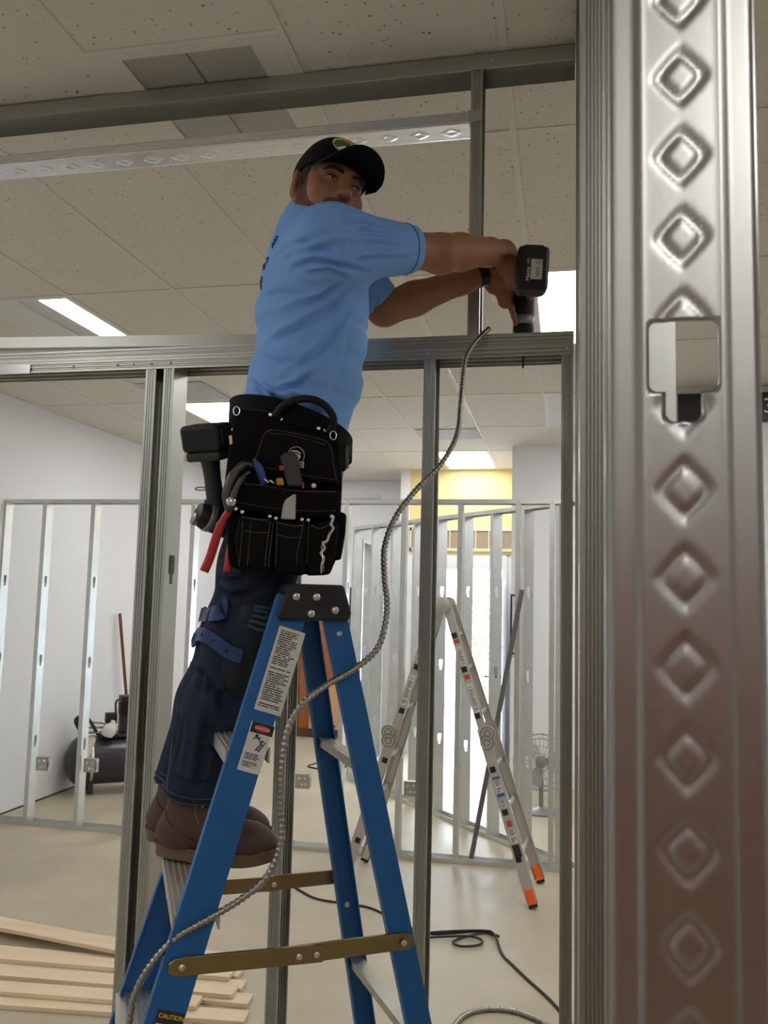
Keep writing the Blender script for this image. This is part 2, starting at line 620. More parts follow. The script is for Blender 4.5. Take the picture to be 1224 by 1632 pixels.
# a grey unpainted patch of tile in the far ceiling
p0, p1 = on(645, 693, 2, CEIL - 0.001), on(765, 700, 2, CEIL - 0.001)
gp = tag(MB().bb((gx_all[ix(-1.1)] + 0.02, 7.66, CEIL - 0.006), (gx_all[ix(-1.1) + 1] - 0.02, 8.15, CEIL - 0.002)).build('ceiling_cover', 'ceiling_patch'), 'flat grey cover panel on the far ceiling before the bright fixture', 'panel')
p0 = on(260, 620, 2, CEIL)
tag(MB().bb((-3.17, 5.75, CEIL - 0.006), (-2.62, 6.3, CEIL - 0.002)).build('ceiling_cover', 'ceiling_patch'), 'flat grey cover panel on the ceiling beside the paired studs', 'panel')

# doorway with glazing, and the opened white door leaf
dr = structure(MB().bb((DX0 - 0.14, DY - 0.02, 0), (DX0 - 0.08, DY + 0.13, DZ + 0.02)).bb((DX0 - 0.14, DY - 0.02, DZ), (DX1 + 0.05, DY + 0.13, DZ + 0.16))
               .bb((DX1, DY - 0.02, 0), (DX1 + 0.05, DY + 0.13, DZ)).bb((DX0, DY + 0.02, 0), (DX0 + 0.03, DY + 0.10, DZ)).build('door_1', 'trim_white', bevel=0.004))
mat('glass', (0.95, 0.98, 1.0), 0.02)
MATS['glass'].node_tree.nodes['Principled BSDF'].inputs['Transmission Weight'].default_value = 1.0
MATS['glass'].node_tree.nodes['Principled BSDF'].inputs['IOR'].default_value = 1.05
MB().bb((DX0 - 0.08, DY + 0.05, 0.05), (DX0, DY + 0.056, DZ)).build('pane', 'glass', dr)
MB().bb((DX0 + 0.03, DY + 0.05, 0.02), (DX1, DY + 0.056, DZ)).build('pane', 'glass', dr)
lf_a = np.array([DX1 - 0.02, DY - 0.05, 0])
lf_d = unit((-0.03, -0.86, 0))
lf_n = np.array([-lf_d[1], lf_d[0], 0])
leaf = structure(MB().box(lf_a + lf_d * 0.42 + np.array([0, 0, 1.05]), (0.84, 0.04, 2.06), (lf_d, lf_n, (0, 0, 1))).build('door_3', 'door_white', bevel=0.004))
hp = lf_a + lf_d * 0.77 + np.array([0, 0, 1.02]) - lf_n * 0.03
mat('black_plastic', (0.012, 0.012, 0.013), 0.45, bump=(600, 0.1, 0.0005))
for s in (-1, 1):
    MB().box(lf_a + lf_d * 0.77 + np.array([0, 0, 1.0]) + lf_n * s * 0.023, (0.045, 0.008, 0.26), (lf_d, lf_n, (0, 0, 1))).build('lock_plate', 'black_plastic', leaf, bevel=0.003)
    q = lf_a + lf_d * 0.77 + np.array([0, 0, 0.99]) + lf_n * s * 0.03
    MB().tube([q, q + lf_n * s * 0.05, q + lf_n * s * 0.055 - lf_d * 0.10], 0.009, 8).build('handle', 'black_plastic', leaf, smooth=True)
# transfer grille above the door: a beige frame with mesh panels
tg = thing('wall_vent', (-1.2, DY, 2.48), 'long beige wall vent with brown mesh panels above the doorway', 'vent')
vx0, vx1, vz0, vz1 = -1.84, -0.56, 2.38, 2.66
nv = 8
MB().bb((vx0, DY - 0.03, vz0), (vx1, DY, vz0 + 0.035)).bb((vx0, DY - 0.03, vz1 - 0.035), (vx1, DY, vz1)).bb((vx0, DY - 0.03, vz0), (vx0 + 0.02, DY, vz1)).bb((vx1 - 0.02, DY - 0.03, vz0), (vx1, DY, vz1)).build('frame', 'trim_beige', tg)
for k in range(nv):
    a = vx0 + 0.02 + (vx1 - vx0 - 0.04) * k / nv
    b = vx0 + 0.02 + (vx1 - vx0 - 0.04) * (k + 1) / nv
    MB().bb((a + 0.006, DY - 0.015, vz0 + 0.035), (b - 0.006, DY - 0.005, vz1 - 0.035)).build('mesh_panel', 'vent_mesh', tg)
    if k:
        MB().bb((a - 0.006, DY - 0.028, vz0 + 0.035), (a + 0.006, DY, vz1 - 0.035)).build('mullion', 'trim_beige', tg)
wp = [on(x, y, 1, DY - 0.012) for x, y in ((778, 908), (790, 912), (797, 905), (797, 893), (803, 888), (812, 885))]
tag(MB().tube(catmull(wp, 6), 0.006, 8).build('loose_wire', 'black_plastic', smooth=True), 'thin black wire dangling below the wall vent by the white door', 'wire')
# exterior seen through the glass
structure(MB().bb((-9, YF + 0.2, -0.10), (7, 24, -0.02)).build('ground_outside', 'outside_ground'))
hd = thing('hedge', (-1.35, 15.0, 0), 'sunlit green hedge outside the glass door', 'hedge')
hm = MB()
rs = np.random.RandomState(3)
for k in range(900):
    c = np.array([-1.35 + rs.uniform(-0.45, 0.45), 15 + rs.uniform(-0.3, 0.3), 1.0 + rs.uniform(-0.25, 1.2)])
    a, b, d = frame3(rs.normal(size=3))
    s = rs.uniform(0.03, 0.06)
    hm.add([c - a * s, c + b * s * 0.5, c + a * s, c - b * s * 0.5], [(0, 1, 2, 3)])
ho = hm.build('foliage', 'hedge_leaf', hd)
ho['kind'] = 'stuff'
MB().bb((-1.85, 14.7, 0), (-0.85, 15.3, 0.8)).build('planter_box', 'planter', hd, bevel=0.02)

# dark sign with white lettering hung on the partition to the right, blue strip along its foot
mat('sign_black', (0.008, 0.008, 0.010), 0.4)
mat('sign_blue', (0.02, 0.12, 0.42), 0.4)
mat('print_white', (0.8, 0.8, 0.8), 0.6)
mat('print_black', (0.02, 0.02, 0.02), 0.6)
sg = thing('wall_sign', (1.3, 6.34, 3.02), 'black sign with white lettering and blue strip on the right-hand partition', 'sign')
sa, sb = on(1080, 629, 1, 6.33), on(1224, 672, 1, 6.33)
MB().bb((sa[0], 6.31, sb[2]), (sa[0] + 1.5, 6.34, sa[2])).build('board', 'sign_black', sg, bevel=0.003)
MB().bb((sa[0], 6.305, sb[2] - 0.06), (sa[0] + 0.45, 6.34, sb[2])).build('blue_strip', 'sign_blue', sg, bevel=0.003)
text_mesh('lettering', '3', 0.15, (sb[0] + 0.0, 6.305, (sa[2] + sb[2]) / 2), (1, 0, 0), (0, 0, 1), 'print_white', sg)
# ------------------------------------------------------------------ light-gauge steel framing
KEY = [(-0.5, 1.0), (0.5, 1.0), (0.5, -0.1), (0.27, -0.1), (0.27, -0.7), (-0.27, -0.7), (-0.27, -0.1), (-0.5, -0.1)]


def flange_profile(u0, sgn, B, lip, ribs):
    """points (u, v) from the web corner outwards; sgn = outward direction of the flange face along u"""
    pts = [(u0, 0.0)]
    for k in range(ribs):
        v = B * (0.16 + 0.7 * (k + 0.5) / max(ribs, 1))
        w = B * 0.7 / max(ribs, 1) * 0.36
        pts += [(u0, v - w), (u0 - sgn * 0.0016, v - w * 0.35), (u0 - sgn * 0.0016, v + w * 0.35), (u0, v + w)]
    pts.append((u0, B))
    if lip:
        pts.append((u0 - sgn * lip, B))
    return pts


def member(name, p0, p1, udir, vdir, parent, m='steel', D=0.092, B=0.032, lip=0.007, ribs=3, holes=(), hw=0.038, hh=0.05, thick=0.0012, D0=None):
    """C-section sheet from p0 to p1 (centre line of the web); flanges stand along vdir; holes = distances along the length"""
    p0, p1 = np.array(p0, float), np.array(p1, float)
    L = np.linalg.norm(p1 - p0)
    w = (p1 - p0) / L
    u, v = unit(udir), unit(vdir)
    mb = MB()

    def P(uu, vv, s):
        return p0 + u * uu + v * vv + w * s
    # web, cut round its punched holes
    cuts = [0.0]
    for h in sorted(holes):
        a, b = h - 0.7 * hh, h + 1.0 * hh
        mb.add([P(-D / 2, 0, cuts[-1]), P(D / 2, 0, cuts[-1]), P(D / 2, 0, a), P(-D / 2, 0, a)], [(0, 1, 2, 3)])
        right = [(0.27, -0.7), (0.27, -0.1), (0.5, -0.1), (0.5, 0.82), (0.42, 1.0)]
        for s in (-1, 1):
            poly = [(0, -0.7)] + right + [(0, 1.0)]
            pts = [P(s * x * hw, 0, h + y * hh) for x, y in right]
            ring = [P(s * D / 2, 0, b), P(s * D / 2, 0, a)]
            mb.add([P(0, 0, a)] + pts + [P(0, 0, b)] + ring, [tuple(range(1, 1 + len(pts))) + (2 + len(pts), 3 + len(pts))])
        # top strip between the hole's chamfers is closed by the next web piece
        cuts.append(b)
    mb.add([P(-D / 2, 0, cuts[-1]), P(D / 2, 0, cuts[-1]), P(D / 2, 0, L), P(-D / 2, 0, L)], [(0, 1, 2, 3)])
    for sgn in (-1, 1):
        pr = flange_profile(sgn * D / 2, sgn, B, lip, ribs)
        vs, fs = [], []
        for uu, vv in pr:
            vs += [P(uu, vv, 0), P(uu, vv, L)]
        for k in range(len(pr) - 1):
            fs.append((2 * k, 2 * k + 2, 2 * k + 3, 2 * k + 1))
        mb.add(vs, fs)
    return mb.build(name, m, parent, solid=thick)


def screw(p, n, parent, r=0.0045, m='rivet'):
    return MB().lathe([(r, 0), (r, 0.001), (r * 0.75, 0.0025), (r * 0.3, 0.0032)], p, n, 10).build('screw', m, parent, smooth=True)


X_, Y_, Z_ = np.eye(3)
W1 = 2.30                      # face of the wall the man works on
YC = W1 + 0.046
w1 = thing('stud_wall_frame', (-1.2, YC, 0), 'tall steel stud wall frame with header that the man drills into', 'wall frame')
HZ = 2.50
# paired studs on the left, then singles, under the header
for x, vd in ((-2.58, 1), (-2.17, 1), (-1.232, 1), (-1.142, -1), (-0.785, 1), (-0.388, 1)):
    member('stud', (x, YC, 0.001), (x, YC, HZ - 0.004), Y_, X_ * vd, w1, holes=(0.62, 1.24, 1.86), ribs=3)
member('stud', (-0.012, YC, 0.001), (-0.012, YC, HZ - 0.004), Y_, X_, w1, ribs=4, B=0.03)
# header: two tracks back to back
member('track', (-2.6, YC, HZ - 0.001), (0.020, YC, HZ - 0.001), Y_, -Z_, w1, D=0.097, B=0.033, lip=0, ribs=2)
member('track', (-2.6, YC, HZ + 0.001), (0.020, YC, HZ + 0.001), Y_, Z_, w1, D=0.097, B=0.030, lip=0, ribs=2)
# cover strip lapped over the lower flange at the left
sp = MB().bb((-2.0, W1 - 0.0075, HZ - 0.036), (-1.62, W1 - 0.0045, HZ - 0.008)).build('splice_strip', 'steel_shiny', w1)
for px in (116, 187, 212, 241, 271):
    p = on(px, 585 - (px - 116) * 0.03, 1, W1 - 0.004)
    screw((p[0], W1 - 0.004, HZ - 0.018), (0, -1, 0), w1)
for x in (-0.375, 0.003):
    screw((x, W1 - 0.004, HZ - 0.016), (0, -1, 0), w1)
# upper part: stud from header to ceiling, nogging rail, deep top track
member('stud', (-0.268, YC, HZ + 0.003), (-0.268, YC, CEIL - 0.012), Y_, X_, w1, ribs=4)
member('track', (-2.9, YC, CEIL - 0.006), (0.022, YC, CEIL - 0.006), Y_, -Z_, w1, D=0.098, B=0.045, lip=0, ribs=0)
screw((-0.21, W1 - 0.006, CEIL - 0.03), (0, -1, 0), w1)


def embossed(name, o, eu, ev, en, W, L, parent, m, step_u, step_v, s0, a, b, hgt, band=None, hole=None, B=0.032, lip=0.008, side=-1, nb=0.0):
    """C-section whose web is pressed with a row of diamonds. Web spans u in [-W/2, W/2], v in [0, L]; flanges stand along side * en"""
    us = list(np.arange(-W / 2, W / 2 + 1e-6, step_u))
    vs_ = list(np.arange(0, L + 1e-6, step_v))
    if hole:
        (hu, hz0, hzm, hz1, hs) = hole     # half width, slot bottom, step, top, slot half width
        us = sorted([x for x in us if min(abs(abs(x) - hu), abs(abs(x) - hs)) > step_u * 0.45] + [-hu, hu, -hs, hs])
        vs_ = sorted([x for x in vs_ if min(abs(x - hz0), abs(x - hzm), abs(x - hz1)) > step_v * 0.45] + [hz0, hzm, hz1])
    us, vs_ = np.array(us), np.array(vs_)
    U, V = np.meshgrid(us, vs_)
    k = np.round((V - s0) / nb)
    dv = V - (s0 + k * nb)
    mt = (np.abs(U / a) ** 1.12 + np.abs(dv / b) ** 1.12) ** (1 / 1.12)
    ring = np.exp(-(np.abs(mt - 1) / 0.27) ** 3)
    Hh = hgt * ring
    if band:
        Hh = Hh + band[1] * 0.5 * (np.tanh((U + band[0]) / 0.0016) - np.tanh((U - band[0]) / 0.0016))
        for s in (-1, 1):
            Hh = Hh + 0.0009 * np.exp(-((U - s * band[0]) / 0.0018) ** 2)
    # rounded bend at both edges
    edge = W / 2 - np.abs(U)
    rad = 0.0035
    Hh = Hh - np.where(edge < rad, rad - np.sqrt(np.maximum(rad ** 2 - (rad - edge) ** 2, 0)), 0)
    if hole:
        # no pressing right at the hole rim
        du = np.maximum(np.abs(U) - hu, 0)
        dz = np.maximum(np.maximum(hz0 - V, V - hz1), 0)
        Hh = Hh * (1 - 0.0 * np.exp(-((du ** 2 + dz ** 2) / 0.003 ** 2)))
    nu, nv = len(us), len(vs_)
    P0 = np.array(o, float)
    Uf, Vf = U.copy(), V.copy()
    if hole:
        r = 0.005
        for (cu, cz, su, sz) in ((-hu, hz1, 1, -1), (hu, hz1, -1, -1), (-hu, hzm, 1, 1), (hu, hzm, -1, 1), (-hs, hz0, 1, 1), (hs, hz0, -1, 1)):
            ccu, ccz = cu + su * r, cz + sz * r
            msk = ((np.abs(U - cu) < 1e-7) & ((V - cz) * sz < r) & ((V - cz) * sz >= -1e-7)) | ((np.abs(V - cz) < 1e-7) & ((U - cu) * su < r) & ((U - cu) * su >= -1e-7))
            dx, dzz = U - ccu, V - ccz
            ln = np.sqrt(dx ** 2 + dzz ** 2) + 1e-9
            Uf = np.where(msk, ccu + dx / ln * r, Uf)
            Vf = np.where(msk, ccz + dzz / ln * r, Vf)
    co = P0 + Uf[..., None] * eu + Vf[..., None] * ev + Hh[..., None] * en
    mb = MB()
    mb.v = [p for p in co.reshape(-1, 3)]
    for j in range(nv - 1):
        for i in range(nu - 1):
            if hole:
                cu, cz = (us[i] + us[i + 1]) / 2, (vs_[j] + vs_[j + 1]) / 2
                if (abs(cu) < hu and hzm < cz < hz1) or (abs(cu) < hs and hz0 < cz <= hzm):
                    continue
            mb.f.append([j * nu + i, j * nu + i + 1, (j + 1) * nu + i + 1, (j + 1) * nu + i])
    web = mb.build(name, m, parent, smooth='all', solid=0.0012)
    fl = MB()
    for sgn in (-1, 1):
        pr = flange_profile(sgn * W / 2, sgn, B, lip, 4)
        vs, fs = [], []
        for q, (uu, vv) in enumerate(pr):
            dd = side * max(vv, rad if q == 0 else vv)
            for s in (0, L):
                vs.append(P0 + eu * uu + ev * s + en * dd)
        for q in range(len(pr) - 1):
            fs.append((2 * q, 2 * q + 2, 2 * q + 3, 2 * q + 1))
        fl.add(vs, fs)
    fo = fl.build('flanges', m, web, solid=0.0012)
    return web


# nogging rail of the upper part: diamonds on its underside, flanges up
RZ = 3.155
embossed('nogging_rail', (-2.9, YC, RZ), Y_, X_, -Z_, 0.092, 2.9 - 0.268, w1, 'steel_shiny', 0.004, 0.005, 0.02, 0.015, 0.022, 0.0016, nb=0.0945, B=0.032)
MB().bb((-0.275, W1 - 0.003, RZ - 0.002), (-0.236, W1 - 0.001, RZ + 0.034)).build('rail_clip', 'steel', w1)

# loose track lying on top of the header, its left end lifted
lt0, lt1 = on(-60, 547, 1, 2.318), on(412, 541, 1, 2.345)
lt = tag(member('loose_track', lt0, lt1, Z_ * 0.0 + np.array([0, 0, 1.0]), Y_, None, D=0.034, B=0.030, lip=0, ribs=0), 'loose ribbed steel track lying along the top of the header on the left', 'track')

# wall running past the camera on the right: its nearest stud fills the right edge of the photograph
XW = 0.0256
w2 = thing('stud_wall_frame', (XW + 0.046, 1.4, 0), 'steel stud wall frame whose nearest embossed stud fills the right edge', 'wall frame')
near_s0 = 2.086 - 0.054 * 38
embossed('stud', (XW + 0.046, 0.55, 0.001), X_, Z_, -Y_, 0.092, CEIL - 0.016, w2, 'steel_near', 0.0023, 0.003, near_s0, 0.0138, 0.0160, -0.0014, band=(0.0255, 0.0012), hole=(0.0205, 1.913, 1.932, 1.977, 0.0105), nb=0.054, B=0.036, side=-1)
# corner post turned so that its ribbed flange faces the camera
member('stud', (0.0158, 1.006, 0.001), (0.0158, 1.006, CEIL - 0.012), Y_, X_, w2, B=0.029, ribs=5)
member('stud', (0.0835, 0.965, 0.001), (0.0835, 0.965, CEIL - 0.012), X_, Y_, w2, D=0.068, ribs=4)
for y in (1.36, 1.77, 2.17):
    member('stud', (XW + 0.046, y, 0.001), (XW + 0.046, y, CEIL - 0.012), X_, Y_, w2, holes=(0.55, 1.165, 1.78, 2.4), ribs=4)
member('stud', (XW + 0.046, 2.30, 0.001), (XW + 0.046, 2.30, CEIL - 0.012), X_, Y_, w2, ribs=4)
member('track', (XW + 0.046, 0.2, CEIL - 0.006), (XW + 0.046, 2.40, CEIL - 0.006), X_, -Z_, w2, D=0.098, B=0.05, lip=0, ribs=0)
member('track', (XW + 0.046, 0.2, 0.001), (XW + 0.046, 2.40, 0.001), X_, Z_, w2, D=0.097, B=0.03, lip=0, ribs=0)

# low partition frame in the back
FY, FH = 6.05, 2.52
fy = FY + 0.046
w3 = thing('stud_wall_frame', (-2.2, fy, 0), 'long low steel stud frame standing across the back of the room', 'wall frame')
FX = [-4.405, -4.04, -3.615, -3.19, -2.77, -2.35, -1.95, -1.56, -1.13, -0.72, -0.31, -0.075]
for x in FX:
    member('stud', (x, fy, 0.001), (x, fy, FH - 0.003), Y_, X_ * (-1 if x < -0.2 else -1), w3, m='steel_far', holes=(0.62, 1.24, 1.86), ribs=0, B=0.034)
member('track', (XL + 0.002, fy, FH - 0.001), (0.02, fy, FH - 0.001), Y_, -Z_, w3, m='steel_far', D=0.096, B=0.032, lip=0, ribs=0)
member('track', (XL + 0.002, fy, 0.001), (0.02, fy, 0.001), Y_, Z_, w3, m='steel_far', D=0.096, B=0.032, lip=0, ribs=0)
for x in FX[1:]:
    for z in (FH - 0.018,):
        screw((x - 0.015, FY - 0.003, z), (0, -1, 0), w3, r=0.006)
tag(member('track_offcut', (-2.05, fy, FH + 0.003), (-1.33, fy, FH + 0.003), Y_, Z_, None, m='steel_far', D=0.09, B=0.03, lip=0, ribs=0), 'short steel track offcut lying on top of the low frame', 'track')

# diagonal partition frame behind it
w4a, w4b = np.array([0.03, 6.16, 0]), np.array([-2.10, 8.50, 0])
w4d = unit(w4b - w4a)
w4n = np.array([-w4d[1], w4d[0], 0])
w4L = np.linalg.norm(w4b - w4a)
w4 = thing('stud_wall_frame', (w4a + w4b) / 2, 'diagonal steel stud frame running back towards the glass door', 'wall frame')
for k in range(9):
    p = w4a + w4d * (0.06 + (w4L - 0.10) * k / 8)
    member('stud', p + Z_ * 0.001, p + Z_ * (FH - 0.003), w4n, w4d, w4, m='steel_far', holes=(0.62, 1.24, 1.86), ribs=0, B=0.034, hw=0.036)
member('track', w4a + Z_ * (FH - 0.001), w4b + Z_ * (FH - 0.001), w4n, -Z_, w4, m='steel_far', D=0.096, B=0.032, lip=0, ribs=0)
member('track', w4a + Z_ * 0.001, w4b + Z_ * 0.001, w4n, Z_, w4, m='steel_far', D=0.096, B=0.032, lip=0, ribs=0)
# short return frame further back, left of the diagonal one
w5a = w4b + np.array([-0.02, 0.10, 0])
w5 = thing('stud_wall_frame', w5a, 'short steel stud frame standing behind the diagonal frame', 'wall frame')
for k in range(4):
    p = w5a + np.array([0.02, 0.03 + 0.35 * k, 0])
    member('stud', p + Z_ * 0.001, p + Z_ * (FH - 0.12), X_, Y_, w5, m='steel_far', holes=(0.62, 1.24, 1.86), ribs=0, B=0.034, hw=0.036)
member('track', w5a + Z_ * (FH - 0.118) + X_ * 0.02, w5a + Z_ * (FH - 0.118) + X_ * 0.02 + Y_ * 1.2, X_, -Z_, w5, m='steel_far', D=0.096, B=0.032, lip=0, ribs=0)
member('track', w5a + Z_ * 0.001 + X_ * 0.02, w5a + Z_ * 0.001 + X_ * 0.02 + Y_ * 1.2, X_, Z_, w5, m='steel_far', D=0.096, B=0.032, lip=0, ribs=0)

# switch and socket boxes fixed to the low frame's studs
for n_, (px, py, lab) in enumerate(((68, 1217, 'square steel junction box on the leftmost boxed stud of the low frame'), (144, 1220, 'square steel junction box on the stud in front of the compressor'),
                                     (482, 1245, 'steel junction box on the low frame beside the blue ladder'), (655, 1257, 'steel junction box with punched holes on the low frame behind the silver ladder'))):
    c = on(px, py, 1, FY + 0.02)
    b = thing('junction_box', c, lab, 'junction box', 'junction boxes on the low frame')
    s = 0.05
    bm_ = MB()
    bm_.bb(c + (-s, -0.012, -s), c + (s, -0.009, s))
    bm_.bb(c + (-s, -0.012, -s), c + (-s + 0.002, 0.036, s)).bb(c + (s - 0.002, -0.012, -s), c + (s, 0.036, s)).bb(c + (-s, -0.012, s - 0.002), c + (s, 0.036, s)).bb(c + (-s, -0.012, -s), c + (s, 0.036, -s + 0.002))
    bm_.build('body', 'steel', b)
    for dx, dz in ((-0.022, 0.02), (0.02, 0.024), (0.0, -0.022), (0.03, -0.02)):
        MB().lathe([(0.010, 0), (0.010, 0.0012), (0.007, 0.0016)], c + (dx, -0.012, dz), (0, -1, 0), 12).build('knockout', 'steel_shiny', b)
    MB().bb(c + (s, -0.006, -0.03), c + (s + 0.018, -0.004, 0.03)).build('bracket', 'steel_shiny', b)
# ------------------------------------------------------------------ blue step ladder
mat('ladder_blue', (0.006, 0.105, 0.33), 0.42, noise=(35, 0.35, (0.010, 0.125, 0.36)), bump=(500, 0.08, 0.0005))
mat('cap_black', (0.010, 0.010, 0.011), 0.5, bump=(300, 0.15, 0.001))
mat('zinc_gold', (0.36, 0.29, 0.12), 0.34, 1.0, noise=((6, 6, 6), 0.25, (0.30, 0.20, 0.12)))
mat('label_white', (0.72, 0.72, 0.70), 0.5)
mat('label_red', (0.55, 0.05, 0.02), 0.5)
mat('label_yellow', (0.75, 0.55, 0.02), 0.5)
mat('orange_rubber', (0.85, 0.14, 0.02), 0.5)


def print_extra(dens):
    """rows of small print: ragged line ends, broken into words"""
    def f(nt, b, tc):
        def math_(op, a, c=None):
            n = nt.nodes.new('ShaderNodeMath')
            n.operation = op
            for k, q in enumerate((a, c)):
                if q is None:
                    continue
                if isinstance(q, (int, float)):
                    n.inputs[k].default_value = q
                else:
                    nt.links.new(q, n.inputs[k])
            return n.outputs[0]
        uv = nt.nodes.new('ShaderNodeUVMap')
        sp = nt.nodes.new('ShaderNodeSeparateXYZ')
        nt.links.new(uv.outputs[0], sp.inputs[0])
        u, v = sp.outputs[0], sp.outputs[1]
        vr = math_('MULTIPLY', v, dens)
        row = math_('FLOOR', vr)
        fr = math_('FRACT', vr)
        wn = nt.nodes.new('ShaderNodeTexWhiteNoise')
        wn.noise_dimensions = '1D'
        nt.links.new(row, wn.inputs['W'])
        end = math_('ADD', math_('MULTIPLY', math_('POWER', wn.outputs['Value'], 0.5), 0.50), 0.42)
        m1 = math_('LESS_THAN', u, end)
        m2 = math_('GREATER_THAN', u, 0.10)
        m3 = math_('LESS_THAN', fr, 0.62)
        m4 = math_('MULTIPLY', math_('GREATER_THAN', v, 0.05), math_('LESS_THAN', v, 0.96))
        cb = nt.nodes.new('ShaderNodeCombineXYZ')
        nt.links.new(math_('MULTIPLY', u, 16.0), cb.inputs[0])
        nt.links.new(math_('MULTIPLY', row, 7.3), cb.inputs[1])
        nz = nt.nodes.new('ShaderNodeTexNoise')
        nz.inputs['Scale'].default_value = 1.0
        nt.links.new(cb.outputs[0], nz.inputs['Vector'])
        m5 = math_('GREATER_THAN', nz.outputs['Fac'], 0.40)
        gap = math_('GREATER_THAN', wn.outputs['Value'], 0.10)
        m = math_('MULTIPLY', math_('MULTIPLY', math_('MULTIPLY', m1, m2), math_('MULTIPLY', m3, m4)), math_('MULTIPLY', m5, gap))
        mx = nt.nodes.new('ShaderNodeMixRGB')
        mx.inputs[1].default_value = (0.66, 0.65, 0.60, 1)
        mx.inputs[2].default_value = (0.08, 0.08, 0.08, 1)
        nt.links.new(m, mx.inputs[0])
        nt.links.new(mx.outputs[0], b.inputs['Base Color'])
    return f


mat('label_text', (0.7, 0.7, 0.7), 0.5, extra=print_extra(38))
mat('label_text_short', (0.7, 0.7, 0.7), 0.5, extra=print_extra(9))
mat('label_text_mid', (0.7, 0.7, 0.7), 0.5, extra=print_extra(22))


def label_quad(name, c, a, b, w, h, m, parent, t=0.0006, inset=0.0, label=None):
    """thin sticker centred at c in plane a (width), b (height); its face looks along a x b; UV 0..1"""
    c, a, b = np.array(c, float), unit(a), unit(b)
    n = np.cross(a, b)
    mb = MB()
    q = [c - a * w / 2 - b * h / 2, c + a * w / 2 - b * h / 2, c + a * w / 2 + b * h / 2, c - a * w / 2 + b * h / 2]
    mb.add([p + n * t for p in q] + q, [(0, 1, 2, 3), (4, 7, 6, 5), (0, 4, 5, 1), (1, 5, 6, 2), (2, 6, 7, 3), (3, 7, 4, 0)])
    ob = mb.build(name, m, parent)
    uvl = ob.data.uv_layers.new(name='UVMap')
    uv = [(0, 0), (1, 0), (1, 1), (0, 1)]
    for poly in ob.data.polygons:
        for li in poly.loop_indices:
            vi = ob.data.loops[li].vertex_index
            uvl.data[li].uv = uv[vi % 4]
    if label:
        ob['label'] = label
    return ob


def channel(name, p0, p1, wdir, ndir, W, Fl, t, m, parent, bevel=0.0015, extra_box=None):
    """C-channel rail: web of width W facing -ndir, two flanges standing along ndir"""
    p0, p1 = np.array(p0, float), np.array(p1, float)
    L = np.linalg.norm(p1 - p0)
    d = (p1 - p0) / L
    n = np.array(ndir, float)
    n = unit(n - d * (n @ d))
    w = unit(np.cross(d, n))
    if w @ np.array(wdir) < 0:
        w = -w
    prof = [(-W / 2, 0), (W / 2, 0), (W / 2, Fl), (W / 2 - t, Fl), (W / 2 - t, t), (-W / 2 + t, t), (-W / 2 + t, Fl), (-W / 2, Fl)]
    k = len(prof)
    vs = [p0 + w * a + n * b for a, b in prof] + [p1 + w * a + n * b for a, b in prof]
    fs = [(i, (i + 1) % k, k + (i + 1) % k, k + i) for i in range(k)]
    fs += [(0, 5, 4, 1), (1, 4, 3, 2), (0, 7, 6, 5), (k, k + 1, k + 4, k + 5), (k + 1, k + 2, k + 3, k + 4), (k, k + 5, k + 6, k + 7)]
    return MB().add(vs, fs).build(name, m, parent, bevel=bevel), w, n, d


FH_ = np.array([-math.sin(YAW), math.cos(YAW), 0])
LA = math.radians(17)
LD = math.cos(LA) * rt0 + math.sin(LA) * FH_        # front -> rear of the ladder
ND = -math.sin(LA) * rt0 + math.cos(LA) * FH_       # near side -> far side
cap_near = at(500, 955, 1.76)
LO = cap_near + ND * 0.15
LO[2] = 0.0


def lad(l, n, z):
    return LO + LD * l + ND * n + Z_ * z


sl = thing('step_ladder', LO, 'blue fibreglass step ladder with black top cap under the man', 'ladder')
CT = 1.825
RAILS = {}
for nm, l0, l1, s, n0, n1 in (('near front', -0.040, -0.555, -1, 0.150, 0.275), ('far front', -0.040, -0.555, 1, 0.150, 0.30), ('near rear', 0.040, 0.45, -1, 0.146, 0.25), ('far rear', 0.040, 0.40, 1, 0.146, 0.34)):
    rear = 'rear' in nm
    W = 0.050 if rear else 0.070
    zt = CT - 0.03
    p0, p1 = lad(l1, s * n1, 0.02), lad(l0, s * n0, zt)
    ob, w, n, d = channel('rear_rail' if rear else 'front_rail', p0, p1, LD, -ND * s, W, 0.026, 0.004, 'ladder_blue', sl)
    RAILS[nm] = (p0, p1, w, n, d)
    MB().box(p0 + n * 0.012 + d * 0.01 - d * 0.012, (W + 0.012, 0.034, 0.05), (w, n, d)).build('foot', 'cap_black', sl, bevel=0.004)


def rail_at(nm, z):
    p0, p1, w, n, d = RAILS[nm]
    return p0 + (p1 - p0) * (z - p0[2]) / (p1[2] - p0[2])


# treads between the front rails, with ribs and end brackets
for k in range(1, 6):
    z = 0.30 * k
    a, b = rail_at('near front', z), rail_at('far front', z)
    n = unit(b - a)
    a, b = a + n * 0.005, b - n * 0.005
    w = LD
    st = MB()
    Ls = np.linalg.norm(b - a)
    c = (a + b) / 2
    st.box(c - Z_ * 0.002, (0.088, Ls, 0.004), (w, n, Z_)).box(c - w * 0.042 - Z_ * 0.016, (0.004, Ls, 0.028), (w, n, Z_)).box(c + w * 0.042 - Z_ * 0.016, (0.004, Ls, 0.028), (w, n, Z_))
    step = st.build('step', 'aluminium', sl)
    for q in range(7):
        MB().box(c + w * (-0.036 + 0.012 * q) + Z_ * 0.001, (0.004, Ls, 0.003), (w, n, Z_)).build('tread_rib', 'aluminium', step)
    for e, s in ((a, 1), (b, -1)):
        g = MB()
        g.prism([(-0.04, -0.004), (0.04, -0.004), (0.0, -0.10), (-0.012, -0.10)], e + n * s * 0.004, w, Z_, n * s, 0.003)
        g.build('gusset', 'aluminium', step)
